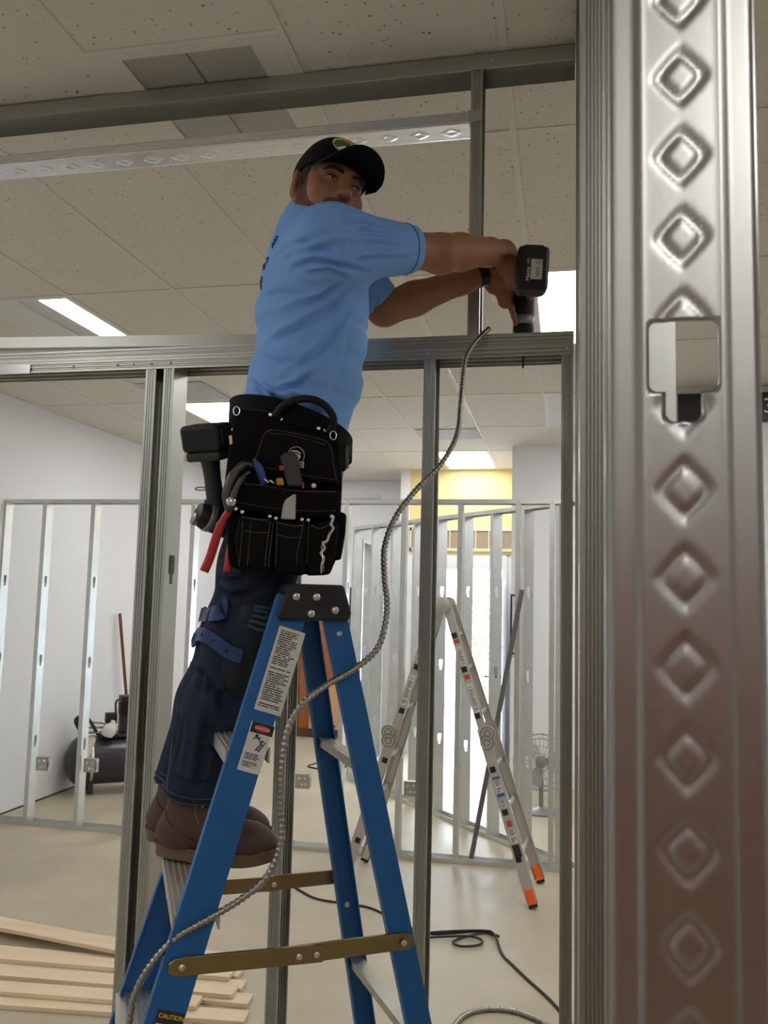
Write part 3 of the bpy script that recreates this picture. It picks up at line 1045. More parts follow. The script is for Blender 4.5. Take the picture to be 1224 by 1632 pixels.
for z in (0.40, 0.92, 1.46):
    a, b = rail_at('near rear', z), rail_at('far rear', z)
    n = unit(b - a)
    MB().box((a + b) / 2, (0.032, np.linalg.norm(b - a) - 0.01, 0.004), (LD, n, Z_)).box((a + b) / 2 - LD * 0.014 - Z_ * 0.009, (0.003, np.linalg.norm(b - a) - 0.01, 0.016), (LD, n, Z_)).build('rear_brace', 'aluminium', sl)
    MB().tube([a + n * 0.03 - Z_ * 0.005, a + n * 0.02 - Z_ * 0.09], 0.006, 8).build('brace_strut', 'aluminium', sl)
# moulded top cap
cw = 0.335
for_ = MB()
prof = [(-0.074, CT - 0.074), (0.073, CT - 0.074), (0.078, CT - 0.058), (0.060, CT), (-0.055, CT), (-0.076, CT - 0.064)]
k = len(prof)
for_.prism([(a, b) for a, b in prof], lad(0, -cw / 2, 0), LD, Z_, ND, cw)
capo = for_.build('top_cap', 'cap_black', sl, bevel=0.006)
for l, z in ((-0.040, CT - 0.026), (0.002, CT - 0.026), (-0.008, CT - 0.060), (0.042, CT - 0.052)):
    MB().lathe([(0.0075, 0), (0.0075, 0.0012), (0.005, 0.003)], lad(l, -cw / 2, z), -ND, 14).build('rivet', 'rivet', capo, smooth=True)
pr = rail_at('near rear', CT - 0.10)
MB().lathe([(0.006, 0), (0.006, 0.0012), (0.004, 0.003)], pr - RAILS['near rear'][3] * 0.0005, -RAILS['near rear'][3], 14).build('rivet', 'rivet', sl, smooth=True)
for nm, z in (('far front', 1.11), ('far rear', 1.05)):
    MB().lathe([(0.007, 0), (0.007, 0.0012), (0.004, 0.003)], rail_at(nm, z) + RAILS[nm][3] * 0.0045, RAILS[nm][3], 14).build('rivet', 'rivet', sl, smooth=True)
# spreaders
for s, fn, rn in ((-1, 'near front', 'near rear'), (1, 'far front', 'far rear')):
    a, b = rail_at(fn, 1.115), rail_at(rn, 1.115)
    off = -ND * 0.004 if s < 0 else ND * 0.008
    a, b = a + off, b + off
    d = unit(b - a)
    a, b = a - d * 0.012, b + d * 0.012
    mid = a * 0.46 + b * 0.54 - Z_ * 0.004
    for p, q, o in ((a, mid + d * 0.03, 0), (mid - d * 0.03, b, -0.004)):
        dd = unit(q - p)
        nn = unit(np.cross(dd, Z_))
        uu = np.cross(nn, dd)
        Lq = np.linalg.norm(q - p)
        poly = [(0, -0.016), (Lq, -0.016), (Lq + 0.012, -0.008), (Lq + 0.012, 0.008), (Lq, 0.016), (0, 0.016), (-0.012, 0.008), (-0.012, -0.008)]
        sp_ = MB().prism(poly, p + nn * o, dd, uu, nn, 0.003).build('spreader', 'zinc_gold', sl, bevel=0.0012)
        MB().box(p + dd * Lq / 2 + uu * 0.0165 + nn * (o + 0.0), (Lq * 0.9, 0.008, 0.003), (dd, nn, uu)).build('rolled_edge', 'zinc_gold', sp_, bevel=0.001)
    for p in (a + d * 0.012, mid - d * 0.015, mid + d * 0.02, b - d * 0.012):
        MB().lathe([(0.006, 0), (0.006, 0.002), (0.003, 0.004)], p - ND * 0.004, -ND, 12).build('rivet', 'rivet', sl, smooth=True)
# stickers on the near front rail
p0, p1, w, n, d = RAILS['near front']
face = -n
ea = unit(np.cross(d, face))
if ea @ LD < 0:
    ea = -ea


def on_rail(px, py):
    r = ray(px, py)
    t = ((p0 - EYE) @ face) / (r @ face)
    return EYE + r * t + face * 0.0008


def sticker(name, x0, y0, x1, y1, wpx, m, parent, **kw):
    """sticker whose axis runs from pixel 0 (top) to pixel 1 (bottom) on the rail"""
    a, b = on_rail(x0, y0), on_rail(x1, y1)
    return label_quad(name, (a + b) / 2, ea, d, wpx / 786, np.linalg.norm(a - b), m, parent, **kw)


big = sticker('instruction_label', 466, 1003, 426, 1136, 44, 'label_text', sl, label='white sticker of fine print')
dg = sticker('danger_label', 421, 1154, 393, 1230, 36, 'label_white', sl, label='white danger sticker with falling climber pictogram')
sticker('danger_band', 421, 1154, 415, 1170, 36, 'print_black', dg, t=0.0010)
ca = on_rail(418, 1162)
MB().prism([(0.016 * math.cos(t), 0.0065 * math.sin(t)) for t in np.linspace(0, 2 * math.pi, 24)[:-1]], ca + face * 0.001, ea, d, face, 0.0008).build('danger_oval', 'label_red', dg)
text_mesh('danger_text', 'DANGER', 0.0075, ca + face * 0.0015, ea, d, 'print_white', dg)
pc = on_rail(411, 1183) + face * 0.0008
pict = MB()
for q in (((-0.004, 0.012), (0.004, 0.002)), ((0.004, 0.002), (0.012, 0.006)), ((0.004, 0.002), (0.010, -0.004)), ((0.000, 0.007), (-0.010, 0.010)), ((0.000, 0.007), (0.004, 0.013)),
          ((-0.002, -0.020), (0.012, 0.006)), ((0.006, -0.022), (0.018, 0.004)), ((0.000, -0.016), (0.008, -0.018)), ((0.003, -0.010), (0.010, -0.012)), ((0.006, -0.004), (0.013, -0.006)), ((-0.010, 0.010), (-0.013, 0.004))):
    a_, b_ = (pc + ea * u * 0.85 + d * v * 0.85 for u, v in q)
    pict.tube([a_, b_], 0.0011, 5)
pict.lathe([(0.0030, 0), (0.0030, 0.001)], pc + (ea * -0.007 + d * 0.014) * 0.85, face, 12)
pict.build('pictogram', 'print_black', dg)
sticker('small_print', 403, 1200, 395, 1224, 30, 'label_text_short', dg, t=0.0010)
cl_ = sticker('caution_label', 274, 1612, 262, 1652, 40, 'print_black', sl, label='black and yellow caution sticker')
cc = on_rail(273, 1621) + face * 0.0008
text_mesh('caution_text', 'CAUTION', 0.0105, cc, ea, d, 'label_yellow', cl_, bold=0.0002)
sticker('caution_body', 268, 1633, 263, 1649, 36, 'label_text_short', cl_, t=0.0010)
# paint smear on the rail
sm = on_rail(366, 1385)

# ------------------------------------------------------------------ silver multi-position ladder in the back
ml = thing('multi_position_ladder', (-0.77, 5.55, 0), 'silver aluminium folding ladder standing as an A-frame behind the studs', 'ladder')
apex = np.array([-0.775, 5.60, 1.77])
mat('steel_dark2', (0.16, 0.15, 0.13), 0.5, 0.6)
mat('alu_dull', (0.50, 0.48, 0.44), 0.45, 0.55, bump=((300, 300, 20), 0.1, 0.0005))
for side, fx, kz in ((1, -0.185, 0.98), (-1, -1.365, 0.95)):
    nearf, farf = np.array([fx, 5.31 if side > 0 else 5.44, 0.03]), np.array([fx + 0.03, 5.80 if side > 0 else 5.92, 0.03])
    lows = []
    for q, (foot, ay) in enumerate(((nearf, -0.15), (farf, 0.15))):
        top = apex + np.array([side * 0.03, ay, 0])
        kn = foot + (top - foot) * ((kz - foot[2]) / (top[2] - foot[2]))
        sgn = 1 if q == 0 else -1
        inward = np.array([0, sgn, 0.0])
        # lower, outer section and upper, inner section
        lo, w_, n_, d_ = channel('outer_rail', foot, kn + (top - foot) * 0.02, X_, inward, 0.066, 0.024, 0.004, 'alu_dull', ml)
        off = n_ * 0.006
        hi, w2_, n2_, d2_ = channel('inner_rail', foot + (top - foot) * 0.30 + off, top + off, X_, inward, 0.052, 0.022, 0.004, 'alu_dull', ml)
        lows.append((foot, top, w_, n_, d_))
        fcol = 'orange_rubber' if side > 0 else 'planter'
        MB().box(foot + d_ * 0.035 + n_ * 0.010, (0.05, 0.032, 0.10), (w_, n_, d_)).build('foot', fcol, ml, bevel=0.006)
        MB().box(foot - d_ * 0.012 + n_ * 0.010, (0.052, 0.034, 0.022), (w_, n_, d_)).build('foot_pad', 'cap_black', ml, bevel=0.004)
        if q == 0:
            # lock knuckle, punched holes and stickers on the near rail
            MB().lathe([(0.045, 0), (0.045, 0.03), (0.034, 0.036), (0.034, 0.040), (0.018, 0.044)], kn - n_ * 0.034 + w_ * 0.028 * side, n_ * 1.0, 24).build('lock_knob', 'alu_dull', ml, smooth=True)
            MB().lathe([(0.038, 0), (0.038, 0.03), (0.02, 0.036)], kn - n_ * 0.036 - d_ * 0.05 + w_ * 0.01 * side, n_, 24).build('lock_knob', 'alu_dull', ml, smooth=True)
            for oo in (kn - n_ * 0.034 + w_ * 0.028 * side, kn - n_ * 0.036 - d_ * 0.05 + w_ * 0.01 * side):
                ra, rb, _ = frame3(n_)
                for rr in (0.040, 0.020):
                    MB().tube([oo - n_ * 0.0005 + rr * (ra * math.cos(t) + rb * math.sin(t)) for t in np.linspace(0, 2 * math.pi, 25)[:-1]], 0.0028, 5, close=True).build('knob_groove', 'steel_dark2', ml)
            LL = np.linalg.norm(top - foot)
            aw = w_ if np.cross(w_, d_) @ (-n_) > 0 else -w_

            def st_(nm, t0, t1, wd, m, off=0.0):
                zz = 0.002 if t1 <= 0.53 else -0.0035
                c0, c1 = foot + d_ * LL * t0, foot + d_ * LL * t1
                label_quad(nm, (c0 + c1) / 2 - n_ * zz + aw * off, aw, d_, wd, np.linalg.norm(c1 - c0), m, ml, t=0.0008)
            for t in (0.13, 0.28, 0.42, 0.60, 0.76, 0.88):
                if side > 0 or t > 0.1:
                    st_('rung_end', t, t + 0.019, 0.034, 'cap_black', -0.005 * side)
            if side > 0:
                st_('warning_label', 0.145, 0.185, 0.044, 'print_black')
                st_('warning_label', 0.19, 0.235, 0.04, 'label_text_short')
                st_('safety_diamond', 0.243, 0.262, 0.03, 'label_red')
                st_('barcode_label', 0.305, 0.33, 0.036, 'label_text_short')
                st_('blue_label', 0.34, 0.35, 0.044, 'sign_blue')
                st_('instruction_label', 0.352, 0.395, 0.042, 'label_text_short')
                st_('blue_label', 0.397, 0.405, 0.044, 'sign_blue')
                st_('instruction_label', 0.62, 0.72, 0.034, 'label_text_mid')
                st_('red_label', 0.735, 0.75, 0.032, 'label_red')
                st_('instruction_label', 0.78, 0.85, 0.034, 'label_text_mid')
                st_('red_label', 0.862, 0.875, 0.032, 'label_red')
            else:
                st_('instruction_label', 0.63, 0.74, 0.034, 'label_text_mid')
                st_('instruction_label', 0.79, 0.86, 0.034, 'label_text_mid')
                st_('red_label', 0.36, 0.375, 0.02, 'label_red')
    # rungs
    (f0, t0, *_), (f1, t1, *_) = lows
    for t in (0.14, 0.29, 0.43, 0.61, 0.77, 0.89):
        MB().tube([f0 + (t0 - f0) * t + Y_ * 0.006, f1 + (t1 - f1) * t - Y_ * 0.006], 0.014, 8).build('rung', 'alu_dull', ml, smooth=True)
for dy in (-0.15, 0.15):
    s = -1 if dy < 0 else 1
    MB().lathe([(0.055, 0), (0.055, 0.03), (0.04, 0.036), (0.018, 0.04)], apex + np.array([0, dy + 0.0 * s, -0.005]), np.array([0, s, 0]), 24).build('hinge', 'alu_dull', ml, smooth=True)

# ------------------------------------------------------------------ things standing about in the back
mat('pole_wood', (0.20, 0.09, 0.04), 0.6, noise=((40, 40, 4), 0.3, (0.15, 0.06, 0.03)))
mat('pole_grey', (0.16, 0.15, 0.14), 0.45, 0.3)
tag(MB().tube([on(751, 1368, 1, 6.0), on(832, 940, 1, 6.03)], 0.017, 10).build('steel_pipe', 'pole_grey', smooth=True), 'dark steel pipe leaning against the low frame behind the silver ladder', 'pipe')
bp0, bp1 = on(208, 1225, 2, 0.02), on(191, 978, 0, -4.375)
br = thing('broom', bp0, 'brown wooden broom leaning on the left wall behind the compressor', 'broom')
MB().tube([bp0 + Z_ * 0.12, bp1], 0.016, 10).build('handle', 'pole_wood', br, smooth=True)
MB().box(bp0 + Z_ * 0.10, (0.05, 0.30, 0.05)).build('head', 'pole_wood', br, bevel=0.01)
MB().box(bp0 + Z_ * 0.027, (0.045, 0.30, 0.09)).build('bristles', 'orange_rubber', br, bevel=0.01)

# air compressor
mat('tank_grey', (0.055, 0.055, 0.07), 0.28, 0.4)
mat('cast_black', (0.02, 0.02, 0.02), 0.5)
mat('paper_cream', (0.62, 0.56, 0.44), 0.8)
mat('filter_white', (0.72, 0.70, 0.64), 0.6)
mat('hose_tan', (0.34, 0.30, 0.23), 0.6)
cc0 = on(163, 1268, 2, 0)
cc0 = np.array([-4.02, 7.32, 0.0])
ax = unit((0.80, 0.60, 0))
ay_ = np.array([-ax[1], ax[0], 0])
cp = thing('air_compressor', cc0, 'dark grey horizontal tank air compressor with black pump by left wall', 'compressor')
R_ = 0.21
ctr = cc0 + Z_ * (R_ + 0.07)
prof = [(R_ * math.sin(t), -0.42 - 0.11 * math.cos(t) + 0.0) for t in np.linspace(0.02, math.pi / 2, 9)] + [(R_, 0.20)] + [(R_ * math.cos(t), 0.20 + 0.11 * math.sin(t)) for t in np.linspace(0.1, math.pi / 2 - 0.02, 8)]
prof = [(r, h + 0.1) for r, h in prof]
MB().lathe(prof, ctr, ax, 32).build('tank', 'tank_grey', cp, smooth=True)
MB().lathe([(R_ + 0.001, -0.235), (R_ + 0.004, -0.23), (R_ + 0.004, -0.215), (R_ + 0.001, -0.21)], ctr, ax, 32).build('weld_band', 'steel_shiny', cp, smooth=True)
for l in (-0.22, 0.22):
    for s in (-1, 1):
        MB().box(cc0 + ax * l + ay_ * s * 0.10 + Z_ * 0.06, (0.05, 0.03, 0.12), (ax, ay_, Z_)).build('leg', 'tank_grey', cp, bevel=0.004)
top = ctr + Z_ * R_
MB().box(top + ax * 0.06 + Z_ * 0.015, (0.42, 0.22, 0.03), (ax, ay_, Z_)).build('mount_plate', 'tank_grey', cp, bevel=0.004)
pump = MB().box(top + ax * 0.10 + Z_ * 0.11, (0.17, 0.16, 0.16), (ax, ay_, Z_)).build('pump_body', 'cast_black', cp, bevel=0.01)
for k in range(7):
    MB().box(top + ax * 0.10 + Z_ * (0.20 + 0.016 * k), (0.19, 0.17, 0.007), (ax, ay_, Z_)).build('cooling_fin', 'cast_black', pump)
MB().box(top + ax * 0.10 + Z_ * 0.25, (0.13, 0.12, 0.13), (ax, ay_, Z_)).build('cylinder', 'cast_black', pump, bevel=0.005)
MB().box(top + ax * 0.10 + Z_ * 0.335, (0.18, 0.16, 0.045), (ax, ay_, Z_)).build('cylinder_head', 'cast_black', pump, bevel=0.008)
MB().box(top + ax * 0.19 + Z_ * 0.37 - ay_ * 0.04, (0.06, 0.05, 0.03), (ax, ay_, Z_)).build('air_filter', 'orange_rubber', cp, bevel=0.01)
MB().box(top - ax * 0.06 + Z_ * 0.16, (0.10, 0.10, 0.09), (ax, ay_, Z_)).build('pressure_switch', 'cast_black', cp, bevel=0.008)
MB().tube(catmull([top - ax * 0.02 + Z_ * 0.2, top - ax * 0.02 + Z_ * 0.31, top + ax * 0.05 + Z_ * 0.32], 6), 0.009, 8).build('pipe', 'cast_black', cp, smooth=True)
MB().lathe([(0.001, -0.06), (0.05, -0.045), (0.062, 0), (0.05, 0.045), (0.02, 0.07), (0.02, 0.10), (0.001, 0.10)], top - ax * 0.09 - ay_ * 0.13 + Z_ * 0.06, unit(ax * 0.4 + Z_), 20).build('moisture_trap', 'filter_white', cp, smooth=True)
for sy in (-1, 1):
    MB().tube(catmull([top + ax * -0.28 - Z_ * 0.01 + ay_ * 0.07 * sy, top + ax * -0.36 + Z_ * 0.12 + ay_ * 0.07 * sy, top + ax * -0.33 + Z_ * 0.17 + ay_ * 0.07 * sy, top + ax * -0.26 + Z_ * 0.16 + ay_ * 0.07 * sy, top + ax * -0.16 - Z_ * 0.0 + ay_ * 0.07 * sy], 8), 0.013, 8).build('handle', 'cast_black', cp, smooth=True)
hose = [top - ax * 0.17 + Z_ * (0.012 + 0.0035 * k) + (ax * math.cos(k * 0.5) * 0.085 + ay_ * math.sin(k * 0.5) * 0.085) * (1 - 0.008 * k) for k in range(34)]
tag(MB().tube(catmull(hose, 3), 0.008, 8).build('air_hose', 'hose_tan', smooth=True), 'tan air hose coiled on top of the air compressor', 'hose')
rag = MB()
nr = 9
for i in range(nr):
    for j in range(nr):
        u, v = i / (nr - 1), j / (nr - 1)
        th = math.radians(5 + 85 * v)
        rr = R_ + 0.010 + 0.006 * math.sin(u * 9 + v * 5)
        rag.v.append(ctr + ax * (-0.33 + 0.11 * u + 0.03 * math.sin(v * 4 + u)) + rr * (Z_ * math.cos(th) - ay_ * math.sin(th)))
for i in range(nr - 1):
    for j in range(nr - 1):
        rag.f.append([i * nr + j, (i + 1) * nr + j, (i + 1) * nr + j + 1, i * nr + j + 1])
tag(rag.build('rag', 'paper_cream', smooth='all', solid=0.004), 'cream rag draped over the left end of the compressor tank', 'rag')

# pedestal fan behind the frames
fc = np.array([-0.20, 7.70, 0.0])
fa = thing('floor_fan', fc, 'grey wire-guard floor fan behind the diagonal frame by the white boxed wall', 'fan')
mat('fan_grey', (0.30, 0.30, 0.29), 0.4, 0.5)
mat('fan_blade', (0.42, 0.42, 0.42), 0.4)
hub = fc + Z_ * 0.42
fd = unit((-0.15, -1, 0.12))
fa_a, fa_b, _ = frame3(fd)
MB().lathe([(0.17, 0), (0.17, 0.015), (0.05, 0.03), (0.02, 0.05), (0.02, 0.36)], fc, (0, 0, 1), 24).build('base', 'fan_grey', fa, smooth=True)
MB().lathe([(0.001, -0.12), (0.05, -0.11), (0.05, 0.02), (0.001, 0.04)], hub, fd, 18).build('motor', 'fan_grey', fa, smooth=True)
gd = MB()
for r, h in ((0.24, 0.0), (0.235, 0.045), (0.20, 0.075), (0.14, 0.09), (0.08, 0.095), (0.235, -0.045), (0.20, -0.07)):
    gd.tube([hub + fd * h + r * (fa_a * math.cos(t) + fa_b * math.sin(t)) for t in np.linspace(0, 2 * math.pi, 29)[:-1]], 0.003, 5, close=True)
for k in range(28):
    t = 2 * math.pi * k / 28
    e = fa_a * math.cos(t) + fa_b * math.sin(t)
    gd.tube([hub + fd * h + e * r for r, h in ((0.04, 0.097), (0.14, 0.09), (0.20, 0.075), (0.235, 0.045), (0.24, 0), (0.235, -0.045), (0.20, -0.07), (0.05, -0.09))], 0.0018, 4, cap=False)
gd.build('wire_guard', 'fan_grey', fa, smooth=True)
for k in range(3):
    t = 2 * math.pi * k / 3 + 0.3
    e = fa_a * math.cos(t) + fa_b * math.sin(t)
    f = np.cross(fd, e)
    MB().add([hub + e * 0.03 - f * 0.02 - fd * 0.01, hub + e * 0.11 - f * 0.07 - fd * 0.03, hub + e * 0.20 - f * 0.05 - fd * 0.02, hub + e * 0.20 + f * 0.05 + fd * 0.02, hub + e * 0.11 + f * 0.05 + fd * 0.02, hub + e * 0.03 + f * 0.02 + fd * 0.01], [(0, 1, 2, 3, 4, 5)]).build('blade', 'fan_blade', fa, solid=0.003)

# framed notice
nc = (on(816.5, 950, 1, 8.60), on(827, 1040, 1, 8.60))
nt_ = thing('framed_notice', (nc[0] + nc[1]) / 2, 'narrow black-framed notice on the white boxed wall', 'notice')
x0, x1, z0, z1 = nc[0][0], nc[1][0] + 0.06, nc[1][2], nc[0][2]
MB().bb((x0, 8.595, z0), (x1, 8.615, z1)).build('sheet', 'label_white', nt_)
e = 0.018
MB().bb((x0 - e, 8.585, z0 - e), (x0, 8.62, z1 + e)).bb((x1, 8.585, z0 - e), (x1 + e, 8.62, z1 + e)).bb((x0, 8.585, z1), (x1, 8.62, z1 + e)).bb((x0, 8.585, z0 - e), (x1, 8.62, z0)).build('frame', 'print_black', nt_)
for k in range(5):
    zz = z1 - 0.08 - k * (z1 - z0) * 0.19
    MB().bb((x0 + 0.02, 8.592, zz - 0.012), (x1 - 0.03, 8.595, zz)).build('print_line', 'print_black', nt_)

# board on the far wall: shaded upper part brown, lit lower part an added sheet
mat('cork_shaded_brown', (0.30, 0.11, 0.035), 0.8, noise=(25, 0.3, (0.36, 0.14, 0.05)), bump=(300, 0.2, 0.002))
mat('cork_lit_peach', (0.66, 0.38, 0.22), 0.8, noise=(30, 0.3, (0.62, 0.35, 0.20)))
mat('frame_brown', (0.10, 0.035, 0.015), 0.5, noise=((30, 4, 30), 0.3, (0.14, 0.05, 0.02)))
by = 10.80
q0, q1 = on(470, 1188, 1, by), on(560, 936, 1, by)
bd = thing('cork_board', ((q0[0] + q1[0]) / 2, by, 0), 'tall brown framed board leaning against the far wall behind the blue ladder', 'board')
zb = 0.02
MB().bb((q0[0] + 0.03, by, zb + 0.09), (q1[0] - 0.03, by + 0.03, q1[2] - 0.03)).build('panel', 'cork_shaded_brown', bd)
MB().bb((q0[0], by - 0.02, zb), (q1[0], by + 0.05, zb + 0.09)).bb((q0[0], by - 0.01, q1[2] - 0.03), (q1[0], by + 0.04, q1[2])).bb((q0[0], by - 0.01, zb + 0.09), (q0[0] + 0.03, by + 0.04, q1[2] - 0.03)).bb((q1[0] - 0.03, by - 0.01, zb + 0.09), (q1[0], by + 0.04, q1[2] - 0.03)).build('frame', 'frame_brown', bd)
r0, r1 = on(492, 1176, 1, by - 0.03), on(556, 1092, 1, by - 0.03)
pb = thing('lit_half_sheet', ((r0[0] + r1[0]) / 2, by - 0.04, 0.11), 'added pale peach sheet with blue mark as the lit lower half of the brown board', 'sheet')
MB().bb((r0[0], by - 0.05, 0.112), (r1[0], by - 0.025, r1[2])).build('sheet', 'cork_lit_peach', pb, bevel=0.004)
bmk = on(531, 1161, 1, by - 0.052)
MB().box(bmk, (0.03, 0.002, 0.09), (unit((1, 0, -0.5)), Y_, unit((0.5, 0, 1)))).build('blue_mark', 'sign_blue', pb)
# pale rounded board against the far wall
mat('pale_green_grey', (0.42, 0.47, 0.45), 0.6)
py_ = 10.86
s0, s1 = on(282, 953, 1, py_), on(304, 1090, 1, py_)
wd = s1[0] - s0[0]
pl_ = [(0.10, 0.0), (wd - 0.10 + 0.04, 0.0)] + [(wd + 0.04, 0.7)] + [(wd / 2 + 0.02 + (wd / 2 + 0.02) * math.cos(t), s0[2] - 0.16 + 0.16 * math.sin(t)) for t in np.linspace(0, math.pi, 12)] + [(0.02, 0.7)]
irb = thing('rounded_board', (s0[0], py_, 0), 'pale grey-green board with rounded top leaning against far wall beside paired studs', 'board')
MB().prism(pl_, (s0[0], py_, 0.0), X_, Z_, Y_, 0.03).build('panel', 'pale_green_grey', irb, bevel=0.006)
MB().tube([(s0[0] + 0.08, py_ + 0.02, s0[2] - 0.02), (s0[0] + 0.07, py_ + 0.02, s0[2] + 0.12)], 0.010, 8).build('hook', 'pole_grey', irb, smooth=True)

# ------------------------------------------------------------------ planks on the floor
mat('pine', (0.80, 0.66, 0.47), 0.6, noise=((1.2, 22, 22), 0.25, (0.70, 0.54, 0.35)))
PL = [  # right end X, Y, Z, angle, length, width
    (-1.62, 4.16, 0.0, 3, 2.0, 0.10, 'flat pine plank at the back of the pile on the floor'),
    (-1.50, 4.02, 0.0, -3, 1.9, 0.09, 'pine plank second from the back at the foot of the pile'),
    (-1.44, 3.905, 0.0, -4, 2.0, 0.09, 'pine plank low in the middle of the floor pile'),
    (-1.36, 3.78, 0.0, -4, 2.0, 0.10, 'pine plank near the front of the floor pile, its end beside the ladder'),
    (-1.32, 3.63, 0.0, -7, 1.9, 0.10, 'frontmost pine plank of the floor pile'),
    (-1.52, 3.96, 0.021, -5, 2.0, 0.10, 'pine plank lying across the back of the pile on top of others'),
    (-1.44, 3.80, 0.021, -5, 1.9, 0.10, 'pine plank with a knot on top of the front of the pile'),
    (-1.55, 3.66, 0.021, -6, 1.7, 0.10, 'short pine plank resting on the frontmost plank'),
    (-1.95, 4.03, 0.042, 8, 1.7, 0.12, 'topmost pine plank lying askew over the pile')]
for xe, y, z, an, L_, wd_, lab in PL:
    a_ = math.radians(an)
    dx = np.array([-math.cos(a_), math.sin(a_), 0])
    dyv = np.array([math.sin(a_), math.cos(a_), 0])
    o = thing('pine_plank', (xe, y, z), lab, 'plank', 'pine planks piled on the floor')
    MB().box(np.array([xe, y, z + 0.0105]) + dx * L_ / 2, (L_, wd_, 0.0195), (dx, dyv, Z_)).build('board', 'pine', o, bevel=0.0015)
kn = np.array([-1.44 - 0.55, 3.87, 0.0425])

# ------------------------------------------------------------------ cables
mat('flex_steel', (0.36, 0.34, 0.31), 0.30, 1.0)
mat('cord_black', (0.012, 0.012, 0.013), 0.5)


def armoured(name, pts, r, lab, pitch=0.011):
    path = catmull(pts, 24)
    # resample evenly so that the interlocked ridges keep their pitch
    P = np.array(path)
    seg = np.r_[0, np.cumsum(np.linalg.norm(np.diff(P, axis=0), axis=1))]
    n = int(seg[-1] / (pitch / 4))
    s = np.linspace(0, seg[-1], n)
    Q = np.stack([np.interp(s, seg, P[:, k]) for k in range(3)], 1)
    rr = [r * (1 + 0.19 * math.cos(2 * math.pi * i / 4) + (0.05 if i % 4 == 1 else 0)) for i in range(n)]
    return tag(MB().tube(list(Q), rr, 9).build(name, 'flex_steel', smooth='all'), lab, 'cable')


mcp = [(779, 524, 2.345), (768, 534, 2.31), (752, 552, 2.26), (740, 580, 2.22), (734, 640, 2.14), (728, 692, 2.08), (704, 738, 2.03), (662, 782, 1.98), (630, 825, 1.94), (613, 872, 1.90),
       (613, 920, 1.86), (617, 962, 1.82), (612, 1004, 1.79), (598, 1038, 1.77), (562, 1068, 1.745), (520, 1092, 1.70), (482, 1122, 1.66), (458, 1165, 1.64), (449, 1230, 1.63), (448, 1300, 1.63), (447, 1346, 1.625),
       (426, 1396, 1.615), (386, 1432, 1.60), (330, 1466, 1.59), (282, 1494, 1.585), (242, 1536, 1.58), (216, 1582, 1.575), (206, 1632, 1.57), (198, 1700, 1.56), (196, 1800, 1.55)]
armoured('armoured_cable', [at(*q) for q in mcp], 0.0062, 'flexible metal-clad cable hanging from the header in front of the blue ladder')
mfl = [(690, 1700), (715, 1650), (738, 1620), (770, 1609), (812, 1610), (850, 1622), (885, 1640), (930, 1665)]
armoured('armoured_cable', [on(x, y, 2, 0.012) for x, y in mfl], 0.011, 'short length of metal-clad cable lying on the floor at the bottom edge', pitch=0.016)
cpts = [(440, 1395), (480, 1420), (508, 1433), (560, 1441), (590, 1447), (612, 1457), (640, 1473), (690, 1488), (760, 1484), (795, 1492), (770, 1487), (735, 1495), (722, 1502), (735, 1508), (762, 1506), (768, 1499), (748, 1492), (700, 1493), (655, 1496), (650, 1490), (700, 1485), (770, 1483), (788, 1490), (800, 1520), (815, 1536), (842, 1562), (875, 1592), (905, 1625)]
cz = [0.006, 0.006, 0.006, 0.006, 0.006, 0.006, 0.006, 0.006, 0.006, 0.006, 0.012, 0.012, 0.012, 0.012, 0.012, 0.012, 0.018, 0.018, 0.018, 0.018, 0.024, 0.024, 0.02, 0.006, 0.006, 0.006, 0.006, 0.006]
tag(MB().tube(catmull([on(x, y, 2, z + 0.001) for (x, y), z in zip(cpts, cz)], 8), 0.0065, 8).build('extension_cord', 'cord_black', smooth='all'), 'black extension cord snaking and looping across the concrete floor', 'cord')
c2 = [(560, 1222), (520, 1215), (498, 1218), (492, 1222), (520, 1226), (552, 1222)]
tag(MB().tube(catmull([on(x, y, 2, 0.008) for x, y in c2], 8), 0.008, 8).build('extension_cord', 'cord_black', smooth='all'), 'thin black cord lying far back on the floor near the brown board', 'cord')
